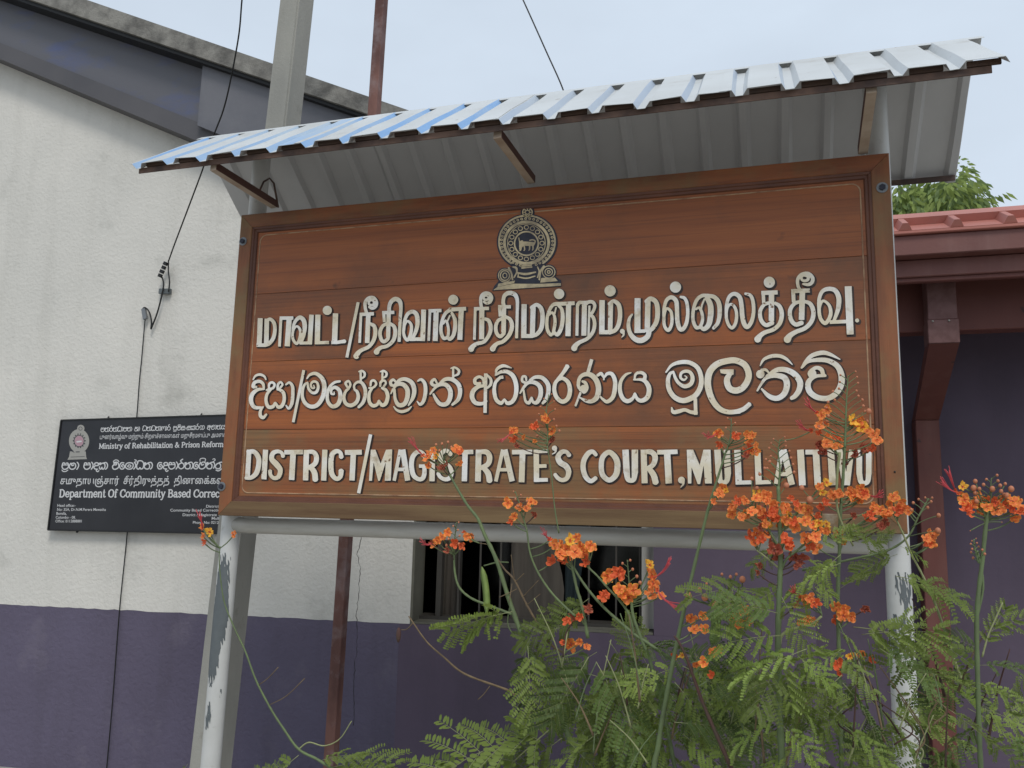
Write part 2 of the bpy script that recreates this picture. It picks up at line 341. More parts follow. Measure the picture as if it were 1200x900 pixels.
def march(G, xs, ys):
    """filled region G < 0 -> 2-D vertices, faces and boundary edges"""
    ny, nx = G.shape; V = []; F = []; E = []; key = {}
    ins = G < 0
    def cv(i, j):
        k = (0, i, j)
        if k not in key: key[k] = len(V); V.append((xs[i], ys[j]))
        return key[k]
    def ev(i0, j0, i1, j1):
        k = (1, min(i0, i1), min(j0, j1), i0 != i1)
        if k not in key:
            a = G[j0, i0]; b = G[j1, i1]; t = min(max(a / (a - b), .02), .98); key[k] = len(V)
            V.append((xs[i0] + (xs[i1] - xs[i0]) * t, ys[j0] + (ys[j1] - ys[j0]) * t))
        return key[k]
    cnt = ins[:-1, :-1].astype(int) + ins[1:, :-1] + ins[:-1, 1:] + ins[1:, 1:]
    for j, i in zip(*np.nonzero(cnt)):
        cs = ((i, j), (i + 1, j), (i + 1, j + 1), (i, j + 1)); st = [ins[c[1], c[0]] for c in cs]
        if all(st): F.append(tuple(cv(*c) for c in cs)); continue
        if st[0] == st[2] and st[1] == st[3]:       # saddle: two triangles
            for q in range(4):
                if st[q]:
                    a = ev(*cs[q - 1], *cs[q]); b = cv(*cs[q]); c = ev(*cs[q], *cs[(q + 1) % 4]); F.append((a, b, c)); E.append((c, a))
            continue
        poly = []; ex = en = None
        for q in range(4):
            a = cs[q]; b = cs[(q + 1) % 4]
            if st[q]: poly.append(cv(*a))
            if st[q] != st[(q + 1) % 4]:
                v = ev(*a, *b); poly.append(v)
                if st[q]: ex = v
                else: en = v
        F.append(tuple(poly)); E.append((ex, en))
    return V, F, E
def relief(name, shapes, place, h, mats, parent, res=.42, grow=0.0, shift=(0, 0), side=True, base=0.0, extra=None, label=None):
    """a raised shape; place(px, py, height) gives the 3-D point"""
    lo, hi = bbox(shapes, grow + 2 * res + max(abs(shift[0]), abs(shift[1])))
    xs = np.arange(lo[0], hi[0] + res, res); ys = np.arange(lo[1], hi[1] + res, res)
    X, Y = np.meshgrid(xs, ys); G = sdf(shapes, X - shift[0], Y - shift[1]) - grow
    if extra is not None: G = extra(G, X, Y)
    V, F, E = march(G, xs, ys)
    n = len(V); vs = [place(x, y, h) for x, y in V]; fs = [f[::-1] for f in F]; mi = [0] * len(F)
    if side:
        idx = {}; 
        for a, b in E:
            for q in (a, b):
                if q not in idx: idx[q] = len(vs); vs.append(place(V[q][0], V[q][1], base))
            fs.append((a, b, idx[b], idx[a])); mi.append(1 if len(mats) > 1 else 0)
    if not vs: return None
    o = mesh(name, vs, fs, mats, parent, mi)
    if label: o['label'] = label
    return o

board = empty('court_signboard', (U(660, 630, YB).x, YB, 0))
tag(board, 'large varnished wooden court sign on white pipe posts under a small metal canopy', 'sign')
PANEL = .016                                   # the panel lies this far behind the frame's face
def on_board(px, py, h):
    p = U(px, py, YB + PANEL); return Vector((p.x, p.y - h, p.z))

# --- planks of the panel
TL, TR_, BR_, BL_ = U(282.7, 252, YB), U(1041.7, 179, YB), U(1064, 626, YB), U(254, 604, YB)
X0, X1 = TL.x, TR_.x; Z0, Z1 = BL_.z, TL.z
zs = [Z0 + .06] + [U(px, py, YB).z for px, py in ((300, 503), (300, 423), (300, 343.5))] + [Z1 - .06]
for a, b in zip(zs[:-1], zs[1:]):
    mb = MB(); mb.box(((X0 + X1) / 2, YB + PANEL + .009, (a + b) / 2), X1 - X0 - .10, .018, b - a - .0011); o = mb.build('plank', M['woodlow' if a < zs[1] - .01 else 'wood'], board); bevel(o, .0008, 1)
mb = MB(); mb.box(((X0 + X1) / 2, YB + PANEL + .022, (Z0 + Z1) / 2), X1 - X0 - .08, .006, Z1 - Z0 - .08); mb.build('backing_sheet', M['halo'], board)
# --- mitred frame with a stepped moulding
def frame_side(name, a, b, inn, mats, lab=None):
    """a, b outer corners; inn = inward direction; prof: (distance inwards, depth)"""
    a = Vector(a); b = Vector(b); d = (b - a).normalized(); inn = Vector(inn)
    prof = [(0, .045), (0, .002), (.002, 0), (.054, 0), (.056, .002), (.056, .004), (.064, .005), (.067, .009), (.075, .010), (.078, .0145), (.078, .045)]
    vs = []
    for q, y in prof: vs.append(a + d * q + inn * q + Vector((0, y, 0)))
    for q, y in prof: vs.append(b - d * q + inn * q + Vector((0, y, 0)))
    n = len(prof); fs = []; mi = []
    for i in range(n):
        j = (i + 1) % n; fs.append((i, j, n + j, n + i)); mi.append(1 if 5 <= i <= 9 else 0)
    fs += [tuple(range(n)), tuple(range(n, 2 * n))[::-1]]; mi += [0, 0]
    o = mesh(name, vs, fs, mats, board, mi); 
    if lab: o['label'] = lab
    return o
e = .0006
frame_side('frame_rail', (X1 - e, YB, Z1), (X0 + e, YB, Z1), (0, 0, -1), [M['woodframe'], M['mould']])
frame_side('frame_rail', (X0 + e, YB, Z0), (X1 - e, YB, Z0), (0, 0, 1), [M['woodgrey'], M['mould']], 'weathered greyish bottom rail of the frame')
frame_side('frame_stile', (X0, YB, Z1 - e), (X0, YB, Z0 + e), (1, 0, 0), [M['woodstile'], M['mould']])
frame_side('frame_stile', (X1, YB, Z0 + e), (X1, YB, Z1 - e), (-1, 0, 0), [M['woodstile'], M['mould']])
# --- pale routed line round the panel
mb = MB(); q = .089; r = .028; pts = []
for cx, cz, a0 in ((X1 - q - r, Z1 - q - r, 0), (X0 + q + r, Z1 - q - r, 90), (X0 + q + r, Z0 + q + r, 180), (X1 - q - r, Z0 + q + r, 270)):
    for k in range(7):
        t = R(a0 + k * 15); pts.append(Vector((cx + r * math.cos(t), YB + PANEL + .0005, cz + r * math.sin(t))))
pts.append(pts[0]); mb.tube(pts, .0028, 6, cap=False); mb.build('routed_line', M['bead'], board)
# --- washers and bolts
for px, py in ((285, 283), (1033.7, 220), (260, 570)):
    p = U(px, py, YB); mb = MB(); mb.tube([p + Vector((0, .001, 0)), p + Vector((0, -.003, 0))], .0175, 20, 0, sm=False); mb.tube([p + Vector((0, -.003, 0)), p + Vector((0, -.010, 0))], .0105, 6, 1, sm=False)
    mb.build('bolt', [M['grey'], M['navy']], board)
for px, py in ((1048.5, 553),):
    p = U(px, py, YB); mb = MB(); mb.tube([p, p + Vector((0, -.002, 0))], .003, 8, 0); mb.build('nail', M['black'], board)

LT = {}
# regions: origin of each enlarged view, 8.571 enlarged pixels per photo pixel
T1, T2, T3, T4, T5, T6, T7 = (290, 330), (410, 330), (540, 320), (640, 320), (720, 315), (830, 310), (880, 310)
S1, S2, S3, S4, S5, S6, S7 = (280, 410), (350, 410), (440, 410), (540, 405), (660, 405), (770, 400), (870, 395)
E1, E2, E3, E4, E5, E6 = (280, 495), (400, 495), (530, 495), (660, 495), (790, 495), (900, 495)
LETTERS = [
 # Tamil line
 (T1, 'l50 136,370 124,658|l36 98,640 190,641|l46 202,375 196,640|c 200,395,30 235,380,32 272,415,36 283,480,36 268,565,38 228,622,38 188,640,36'),
 (T1, 'l34 330,370 467,369|l28 344,360 328,655|l52 427,362 406,652'),
 (T1, 'c 508,452,22 536,490,28 535,560,30 503,625,28 466,585,28 460,520,26 478,470,24 508,452,22|c 462,520,26 468,450,28 492,395,34 533,363,40 570,390,44 582,450,44 574,520,40 560,575,34 540,620,28|l30 530,620 652,618|l46 650,335 632,634'),
 (T1, 'l52 714,335 708,632|l32 685,617 826,614|d 808,292,46'),
 (T1, 'l54 891,322 880,630|l34 848,614 920,612|e 910,612,34 950,606,34 984,602,40'),
 (T1, 'l30 1118,210 1004,765'),
 (T2, 'l27 118,322 104,618|l34 104,333 248,326|l46 192,322 180,620|e 205,425,30 250,450,38 262,515,40 245,590,38 198,655,36 125,690,38 88,720,46 68,757,60|c 178,330,32 160,265,32 163,205,34 200,168,36 245,170,38 272,212,36 262,255,34 228,272,30 200,258,22|c 222,188,24 246,200,26 248,228,26 222,240,24 198,228,24 200,200,24 222,188,24'),
 (T2, 'l34 330,315 452,312|l30 346,320 352,410|l42 396,300 390,560|c 388,420,32 335,450,34 308,515,36 322,585,36 350,605,36 385,580,36 395,540,30|e 405,422,30 450,455,36 462,520,40 440,595,38 382,648,36 318,665,38 285,690,46 272,712,58|c 400,315,38 402,250,38 425,200,42 465,178,44 505,200,44 518,260,36 512,360,33|l32 513,340 500,608'),
 (T2, 'c 590,400,24 622,440,30 618,520,34 585,590,30 552,550,30 545,480,28 565,420,24 590,400,24|c 548,490,28 555,400,32 585,330,36 635,305,40 675,335,44 685,420,42 668,500,38 632,580,30|l36 605,582 760,580|l48 747,284 736,600'),
 (T2, 'l34 795,297 925,293|l26 810,300 796,598|l50 872,302 862,600'),
 (T2, 'd 1043,185,50|c 985,565,32 945,570,34 920,500,34 928,410,32 960,330,34 1010,290,36 1060,285,34|l38 1000,285 1172,275|c 945,425,18 966,395,22 986,430,26 996,500,28 988,565,30|c 1010,345,16 985,400,16|c 1030,320,28 1058,380,36 1062,460,40 1045,540,38 1010,580,36 985,560,30|l50 1124,280 1109,588'),
 (T3, 'l27 150,345 141,672|l34 137,362 287,358|l50 216,345 214,668|e 243,462,30 285,482,38 305,550,40 290,620,38 240,690,36 168,712,38 125,740,46 105,772,60|c 212,350,32 204,290,32 212,235,34 245,207,36 290,214,38 312,250,36 298,292,34 265,306,28 235,292,22|c 258,228,24 282,238,26 282,262,26 258,272,24 236,262,24 238,236,24 258,228,24'),
 (T3, 'l34 378,342 507,342|l30 393,345 400,440|l46 437,325 434,600|c 430,455,32 378,482,34 355,545,36 366,610,36 400,640,36 436,610,36|e 452,440,30 500,470,38 518,540,42 490,625,40 430,688,38 372,710,38 340,738,46 322,768,58|c 437,345,42 430,285,36 445,228,40 490,203,44 545,218,44 570,270,36 572,360,31|l30 572,340 564,658'),
 (T3, 'l52 640,315 636,652|l40 612,635 730,635|l50 731,330 722,635|c 715,350,36 765,322,38 810,360,44 825,450,44 812,555,44 770,615,40 718,636,38'),
 (T3, 'd 990,213,52|c 935,605,30 905,622,34 873,570,34 868,480,32 883,405,32 918,335,34 955,313,36 1010,313,34|l38 945,315 1147,306|c 890,425,18 918,400,24 942,430,28 950,500,32 935,590,32|c 960,350,14 942,430,18|c 985,330,28 1018,370,34 1027,460,40 1010,560,40 975,620,38 940,598,30|l52 1086,312 1080,637'),
 (T4, 'l30 318,310 312,632|l50 388,318 382,632|c 318,330,34 335,300,34 372,300,34|l34 335,300 420,298|c 400,320,28 430,294,34 472,296,34 492,332,32 478,380,30 452,420,34|l22 438,330 428,640|e 438,425,28 475,448,34 490,520,36 470,600,36 415,662,36 340,698,40 300,730,50 282,762,62'),
 (T4, 'd 645,182,56|l54 565,275 562,617|l42 537,597 650,597|l46 652,300 645,597|c 638,312,34 682,286,38 730,322,44 745,410,44 733,510,44 698,575,42 640,600,40'),
 (T4, 'd 768,588,24|c 778,596,26 780,625,18 762,648,8'),
 (T5, 'l60 235,298 233,645|l34 205,632 310,628|l54 338,325 332,640|c 325,330,42 368,304,46 420,340,46 436,430,48 425,530,46 385,600,44 350,625,40|c 180,462,18 152,505,30 143,580,38 165,660,44 220,714,52 280,720,54 335,682,52 352,625,50'),
 (T5, 'd 615,188,56|c 530,402,26 572,440,30 578,550,32 545,620,34 508,585,32 498,510,30 508,440,28 530,402,26|c 500,520,30 500,410,32 525,320,36 575,290,40 620,325,44 630,410,42 634,520,44 655,600,44 688,610,40 724,550,38 738,450,34 730,350,34 705,298,32 668,286,24'),
 (T5, 'c 860,590,32 820,590,36 790,510,34 798,400,34 830,315,36 880,275,36 930,272,36|c 822,410,20 850,392,26 878,440,30 886,520,32 862,592,34|c 905,310,18 880,370,18 872,420,18|c 935,300,50 965,370,56 968,460,56 950,560,52 905,608,42 872,592,34|c 940,272,36 1008,290,42 1050,350,46 1058,450,44 1040,545,38 998,598,32'),
 (T6, 'c 225,402,26 265,430,30 285,500,32 275,590,34 240,640,32 203,605,32 182,530,30 190,445,28 225,402,26|c 182,540,30 183,420,32 210,330,36 262,298,40 315,330,44 335,420,44 342,520,46 362,602,46 395,630,42 435,575,40 455,480,36 450,380,36 425,315,34 375,297,26'),
 (T6, 'd 613,182,56|l42 533,290 697,283|l34 552,292 557,395|l54 635,280 634,570|c 630,385,34 565,405,34 522,470,38 530,560,40 580,612,40 640,590,44|e 665,388,30 715,422,40 738,500,44 720,590,42 660,652,40 570,685,42 520,720,50 492,760,70'),
 (T6, 'l42 833,272 1020,264|l38 852,275 858,385|l56 945,262 936,560|c 935,375,34 868,395,36 822,460,40 828,550,42 875,605,42 935,590,46|e 962,372,30 1025,400,42 1055,480,44 1038,570,44 975,640,42 880,680,44 820,718,54 790,762,76|c 935,275,30 903,225,32 898,155,34 935,107,38 1000,97,40 1045,135,38 1042,182,36 1005,205,34 955,200,22|c 968,112,28 1000,125,30 1000,155,30 968,168,28 938,155,26 940,122,26 968,112,28'),
 (T7, 'c 735,370,26 788,420,32 798,510,38 750,592,38 700,550,36 684,460,34 702,390,30 735,370,26|c 684,480,34 683,360,36 715,275,38 780,248,42 845,265,46 880,335,50 878,430,46 855,510,38 825,585,28|l36 790,582 970,575|l70 975,222 996,706'),
 (T7, 'd 1065,565,20'),
 # Sinhala line
 (S1, 'c 150,300,14 175,262,22 220,250,26 262,268,22 278,300,14|c 258,395,20 250,345,30 215,318,32 165,330,34 150,370,34 180,375,24|c 258,395,20 195,402,32 140,450,42 130,520,42 165,578,38 235,582,24|c 250,575,16 225,610,28 222,660,34 250,682,32 282,650,20'),
 (S1, 'c 285,405,18 315,395,24 350,385,24 365,350,24 340,328,24 312,345,24 308,385,20|c 395,400,22 400,350,26 425,325,22 445,350,20 425,378,22|c 330,395,26 288,450,30 280,520,32 305,575,36 350,570,34 372,532,18 400,575,34 440,562,36 462,500,34 452,430,34 405,395,28'),
 (S1, 'c 480,350,18 515,330,24 545,370,32 548,450,34 538,540,34 508,590,26 480,560,14'),
 (S1, 'l28 658,205 552,728'),
 (S1, 'c 690,290,14 720,252,26 780,240,34 842,290,42 865,370,44 850,470,44 800,550,42 738,572,40 680,545,38 645,480,34 647,400,30 668,350,24 695,332,18|c 695,332,20 708,395,26 745,432,28 785,425,30 803,375,28 790,330,24 755,320,24 730,345,22 738,382,20 765,385,14 758,358,12'),
 (S2, 'c 420,318,22 365,330,26 318,375,28 295,440,32 300,520,34 345,570,38 400,548,42 425,480,42 415,410,38 372,378,34 335,400,28 335,440,24 362,448,16 362,425,12'),
 (S2, 'c 492,372,22 478,335,26 508,315,22 525,350,24 508,388,26 475,425,28 460,485,32 480,540,36 530,560,38 582,532,38 605,475,36 592,420,30 568,400,22 565,355,22 600,325,26 642,335,32 672,390,36 675,460,36 652,530,34 610,575,28|r22 628,222 630,320|c 610,220,12 640,212,20 668,235,24 665,270,22 635,290,18'),
 (S2, 'c 715,385,20 755,380,22 785,345,22 765,310,24 735,318,24 728,360,20|c 825,365,20 832,325,26 865,310,22 882,335,20 862,368,22|c 745,385,24 715,440,30 715,520,34 750,562,36 795,550,30 812,510,16 840,555,36 880,540,38 900,470,38 882,410,36 845,385,26|r20 848,222 845,310|c 825,222,12 858,212,20 888,235,24 882,268,22 850,285,18'),
 (S3, 'c 210,325,20 185,302,26 158,322,30 165,355,30 200,360,22|c 160,442,12 185,392,24 220,352,34 280,348,42 325,400,46 325,480,46 295,545,44 240,555,42 205,500,32 195,400,26|c 205,350,28 250,305,34 310,297,38 370,332,44 395,400,44 382,480,38 338,558,16|c 190,572,12 220,606,24 270,622,30 330,605,26 366,572,12'),
 (S3, 'c 430,315,16 465,300,28 500,340,36 508,420,38 490,510,36 455,550,28 425,520,12'),
 (S3, 'c 622,335,18 598,298,26 568,325,32 578,352,32 610,358,26 650,340,22|c 555,445,18 595,392,24 645,355,32 710,352,42 755,410,46 752,490,46 715,545,44 655,545,40 615,500,34 588,448,22|c 645,350,26 700,300,36 770,298,40 835,345,44 855,420,42 835,500,38 778,552,24|r22 785,185 785,295|c 762,188,12 800,178,20 842,208,26 835,245,24 800,262,18'),
 (S4, 'c 235,390,22 228,338,28 190,315,28 148,340,32 152,382,34 200,380,22|c 240,405,28 180,415,38 128,460,46 118,520,46 150,575,42 215,585,34 262,560,20|l34 255,282 248,678|c 272,300,20 305,340,28 305,390,28 272,428,20'),
 (S4, 'l32 432,318 395,322|c 400,322,30 352,375,32 340,460,38 360,545,38 410,580,36 442,542,18 470,580,36 520,565,40 555,500,42 560,400,44 530,310,44 470,265,38 405,268,32 352,300,16|c 355,290,18 368,238,28 430,205,32 512,226,12'),
 (S4, 'c 662,352,18 655,315,24 625,315,24 622,360,26 662,378,24|c 600,480,16 630,430,26 680,375,34 750,375,40 800,420,44 805,500,44 770,570,40 730,568,28 715,522,16 690,575,34 655,560,26 640,490,22 635,450,18|c 700,350,26 750,320,34 820,325,40 878,390,44 883,470,42 860,540,36 828,580,26'),
 (S4, 'c 1020,330,36 1080,370,42 1100,450,44 1080,530,44 1025,565,42 965,520,42 942,440,40 960,365,36 1020,330,36|e 1078,203,46 1035,270,36 975,345,34'),
 (S5, 'l34 290,140 248,285|c 178,450,28 155,400,34 170,325,36 225,290,42 290,302,50 340,360,54 358,440,54 340,520,52 290,560,42 230,555,34 178,528,16|c 180,430,34 212,468,34 242,430,32 226,378,34 198,362,24|d 205,425,28|c 175,480,24 150,545,22 128,602,22'),
 (S5, 'c 350,300,28 385,283,32 412,320,20 445,285,32 490,287,38 520,345,42 522,430,44 500,520,42 445,565,36 400,540,26 372,508,14|l16 412,318 410,350'),
 (S5, 'c 682,275,14 630,295,26 582,360,34 572,450,40 600,530,42 650,560,42 702,530,32 722,480,16 745,535,34 790,555,42 848,520,48 865,440,48 838,375,44 790,345,30 710,345,14|c 718,340,18 732,288,26 780,272,32 822,298,34 818,345,38'),
 (S6, 'c 92,312,16 150,242,30 240,212,40 330,217,42 408,268,44 443,360,46 440,450,50 400,530,52 340,575,54 260,597,52 180,565,50 125,490,46 110,400,42 130,330,32 165,308,22|c 165,310,22 185,370,30 222,425,34 280,455,38 340,430,42 358,370,40 335,315,34 288,302,32 245,322,28 238,368,26 272,390,22 300,365,14 280,348,10|l36 385,575 390,740|c 148,668,14 165,712,38 220,705,40 280,690,34 340,712,36 390,718,40'),
 (S6, 'p 632,285 770,283 768,335 735,350 725,332 680,330 640,322|c 735,325,44 702,390,60 725,470,62 790,497,62 858,470,62 908,400,62 920,325,62 882,240,62 800,197,60 720,197,60 610,228,62 535,300,66 510,400,66 522,500,64 562,600,60 630,680,54 720,712,46 825,705,46|e 800,708,46 870,682,46 935,628,44'),
 (S7, 'c 178,290,12 215,228,28 290,195,36 370,192,36 440,222,30 500,278,10|d 180,375,42|c 195,333,28 235,332,28 265,360,16|c 150,540,18 192,470,26 240,412,36 330,388,48 420,410,58 447,480,62 420,570,58 350,617,52 270,597,46 195,525,20|c 250,395,34 340,335,46 430,330,52 520,372,58 577,450,60 570,530,56 530,592,48 495,615,38'),
 (S7, 'c 592,312,18 640,245,38 700,188,42 800,160,44 880,177,36 978,226,12|c 600,310,16 660,250,30 760,232,42 860,240,48 950,292,54 992,380,62 990,480,62 940,567,58 860,616,54 760,610,54 682,560,58 657,490,56 678,432,48 740,395,34 830,390,28|d 698,370,44|c 690,340,38 740,310,36 792,328,42 810,380,40'),
 # English line
 (E1, 'l48 110,275 92,574|e 90,297,40 160,297,46 203,355,50 205,430,50 182,510,50 130,555,40 72,557,36'),
 (E1, 'l52 275,275 258,573'),
 (E1, 'e 452,345,40 435,305,34 395,292,38 348,312,46 337,370,50 382,420,58 422,478,50 405,545,44 360,560,38 325,530,36 320,482,38'),
 (E1, 'l46 462,301 650,298|l56 552,300 536,579'),
 (E1, 'l54 685,277 676,583|e 680,297,40 755,300,44 785,350,50 770,415,48 700,460,40|e 728,450,48 765,505,56 775,583,56'),
 (E1, 'l52 870,275 858,585'),
 (E1, 'e 1035,352,48 1025,305,38 985,290,44 942,325,50 930,420,52 940,518,50 985,567,42 1025,545,44 1034,480,52'),
 (E2, 'l50 42,303 212,300|l54 128,300 113,584'),
 (E2, 'l34 300,122 180,712'),
 (E2, 'p 302,275 348,275 400,415 455,275 517,272 503,585 442,587 452,400 392,588 376,588 330,400 314,587 284,587'),
 (E2, 'l34 598,274 536,587|l54 622,274 672,585|l34 565,473 660,473'),
 (E2, 'e 845,345,46 815,305,40 770,297,44 722,350,48 710,440,50 730,530,48 780,570,42 822,562,44 840,510,44 838,430,40|l34 785,440 862,440'),
 (E2, 'l54 921,275 916,592'),
 (E2, 'e 1105,325,44 1075,290,38 1035,290,42 1002,335,50 1020,400,56 1085,450,56 1108,505,52 1090,560,44 1045,572,40 1000,550,38 975,510,36'),
 (E3, 'l44 60,300 216,297|l54 134,300 126,592'),
 (E3, 'l58 270,275 262,594|e 270,297,42 350,300,52 380,352,54 362,420,50 285,462,42|e 318,455,46 365,515,58 380,594,58'),
 (E3, 'l36 512,274 442,594|l54 532,274 606,592|l34 480,476 590,476'),
 (E3, 'l46 603,300 807,297|l58 710,300 700,602'),
 (E3, 'l54 847,275 850,599|l34 840,293 960,291|l36 850,441 950,438|l38 850,579 964,577'),
 (E3, 'd 1030,260,26|c 1044,268,22 1038,300,16 1008,320,8'),
 (E3, 'e 1180,335,44 1150,298,40 1105,298,46 1066,345,52 1085,400,58 1145,440,58 1172,495,54 1155,560,46 1108,580,42 1065,560,40 1032,520,36'),
 (E4, 'e 335,330,38 300,295,42 255,312,50 212,380,52 203,460,52 228,545,50 280,590,44 335,555,40'),
 (E4, 'c 465,300,50 530,360,58 548,440,60 530,530,58 465,580,50 400,530,52 385,440,52 400,350,52 465,300,50'),
 (E4, 'l64 628,275 640,510|l64 722,275 722,510|c 640,500,62 652,568,52 685,585,46 712,568,50 722,500,62'),
 (E4, 'l60 810,275 820,612|e 815,297,42 890,300,52 925,350,56 905,425,50 840,470,42|e 862,462,50 910,530,60 932,612,60'),
 (E4, 'l46 945,301 1150,296|l64 1045,300 1062,614'),
 (E5, 'd 75,580,34|c 92,590,30 92,622,20 68,652,8'),
 (E5, 'p 128,275 192,275 258,430 295,275 367,275 380,614 312,614 297,430 262,620 238,620 176,450 174,614 140,614'),
 (E5, 'l64 435,275 450,520|l64 530,275 540,520|c 450,510,62 465,590,52 505,605,48 532,580,52 540,510,62'),
 (E5, 'l64 635,277 650,624|l40 622,606 780,602'),
 (E5, 'l62 836,277 850,624|l40 822,604 972,599'),
 (E6, 'l46 138,275 82,618|l62 155,275 240,628|l40 100,520 220,520'),
 (E6, 'l68 325,275 345,634'),
 (E6, 'l48 375,300 572,298|l66 480,300 500,632'),
 (E6, 'l68 628,275 650,632'),
 (E6, 'l60 715,275 775,632|l52 838,277 795,632'),
 (E6, 'l58 915,330 915,520|l56 1010,277 1010,520|l40 905,277 905,340|c 915,510,58 930,590,52 965,612,46 1000,590,50 1010,510,56'),
]
for (o_, s_) in LETTERS:
    sh = parse(s_, 8.571, *o_); mx = bbox(sh, 0)[1][0]; k = (mx - 300) / 700
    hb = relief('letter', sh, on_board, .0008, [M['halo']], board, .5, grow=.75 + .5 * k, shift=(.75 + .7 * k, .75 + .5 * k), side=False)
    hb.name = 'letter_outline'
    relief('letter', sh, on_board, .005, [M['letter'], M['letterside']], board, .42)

# --- the emblem: dark plate, gold raised rings, pot, wheels and lion
EO = (560, 235); ES = 8.183
def ell(cx, cy, rx, ry, w, n=32, a0=0, a1=360):
    A = np.array([(EO[0] + (cx + rx * math.cos(R(a0 + (a1 - a0) * i / n))) / ES, EO[1] + (cy + ry * math.sin(R(a0 + (a1 - a0) * i / n))) / ES, w / ES) for i in range(n + 1)]); return ('s', A, False)
def eparse(s): return parse(s, ES, *EO)
def disc_e(cx, cy, rx, ry):
    return ('p', np.array([(EO[0] + (cx + rx * math.cos(2 * math.pi * i / 40)) / ES, EO[1] + (cy + ry * math.sin(2 * math.pi * i / 40)) / ES) for i in range(40)]), False)
emb = relief('emblem', [disc_e(474, 400, 292, 272), disc_e(478, 112, 66, 62), disc_e(257, 722, 74, 76), disc_e(680, 688, 76, 74)] + eparse('p 140,868 802,826 800,768 700,700 640,640 300,640 230,740 160,820'),
             on_board, .0022, [M['navy']], board, .42)
dot = []
for i in range(16):
    a = 2 * math.pi * i / 16; dot.append(ell(468 + 150 * math.cos(a), 412 + 152 * math.sin(a), 21, 19, 8, 12))
scal = [ell(474 + 246 * math.cos(a), 404 + 228 * math.sin(a), 10, 9, 8, 8) for a in [R(d) for d in range(-255, 76, 9)] if True]
relief('emblem_rings', [ell(474, 398, 268, 250, 17, 48, -235, 55), ell(470, 408, 212, 200, 26, 48), ell(468, 412, 181, 184, 7, 40), ell(468, 415, 114, 114, 15, 32)] + dot + scal,
       lambda x, y, h: on_board(x, y, h + .0022), .0016, [M['gold'], M['navy']], board, .3)
relief('emblem_wheel', [ell(478, 116, 46, 44, 9, 24), ell(478, 116, 20, 19, 7, 16)] + [ell(478 + 32 * math.cos(a), 116 + 31 * math.sin(a), 2, 2, 9, 4) for a in [R(45 * i) for i in range(8)]],
       lambda x, y, h: on_board(x, y, h + .0022), .0016, [M['gold'], M['navy']], board, .3)
relief('emblem_lion', eparse('c 415,440,34 440,418,40 480,418,40 530,420,38|c 412,405,26 425,400,30|c 420,450,14 412,478,14 405,482,10|c 448,440,14 452,472,12 446,482,10|c 500,440,14 498,472,12 492,480,10|c 530,430,16 532,468,12 526,480,10|c 545,420,12 552,392,12 530,380,12 500,385,10|c 404,470,8 402,400,8 396,362,6'),
       lambda x, y, h: on_board(x, y, h + .0022), .002, [M['gold'], M['navy']], board, .25)
relief('emblem_base', eparse('l16 410,632 520,622|l14 420,650 525,640|c 380,695,14 460,708,22 555,690,14|c 385,735,12 470,748,14 550,728,12|l12 392,690 388,735|p 150,862 800,820 797,795 560,802 350,800 190,832|p 200,800 360,770 350,795 190,830|p 610,745 740,742 770,775 600,790|c 300,650,20 325,700,16 335,760,16|c 340,640,14 370,650,22 375,690,14 350,740,14|c 635,635,22 605,680,18 592,760,16|c 575,640,12 590,680,12 575,740,12') +
       [ell(262, 722, 44, 47, 12, 24), ell(262, 722, 20, 24, 9, 14), ell(262, 722, 62, 62, 8, 24), ell(682, 688, 60, 58, 9, 24), ell(682, 688, 36, 34, 9, 20), ell(682, 688, 14, 13, 10, 10)],
       lambda x, y, h: on_board(x, y, h + .0022), .0016, [M['gold'], M['navy']], board, .3)

# ------------------------------------------------------------------ posts, crossbar, canopy (all bolted to the sign)
YP = YB + .095
def vtube(px, py, Y, r, z0, z1, name, mats, parent, n=20):
    p = U(px, py, Y); mb = MB(); k = 14; mb.tube([(p.x, Y, z0 + (z1 - z0) * i / k) for i in range(k + 1)], r, n); return mb.build(name, mats, parent), p
YE, YR_, YBK = YB - .35, YB + .095, YB + .508
eR, eL = U(1183, 73, YE), U(152, 199.5, YE); rR, rL = U(1143, 48, YR_), U(230, 169, YR_)
ZE = (eR.z + eL.z) / 2; ZR = (rR.z + rL.z) / 2; XR = eR.x; XL = eL.x
ZBK = U(1119, 207, YBK).z
print('eave', eL, eR, 'ridge', rL, rR, 'back', ZBK)
def ptube(p0, p1, r):
    a, b = U(*p0, YP), U(*p1, YP); d = b - a; at = lambda z: a + d * ((z - a.z) / d.z); mb = MB()
    mb.tube([at(-.3 + (ZR + .27) * i / 16) for i in range(17)], r, 20); mb.build('post', M['pipe'], board); return at
pla = ptube((268.5, 640), (304.5, 215), .037); pra = ptube((1051.5, 650), (1027, 150), .037); pl = pla(1.0); pr = pra(1.0)
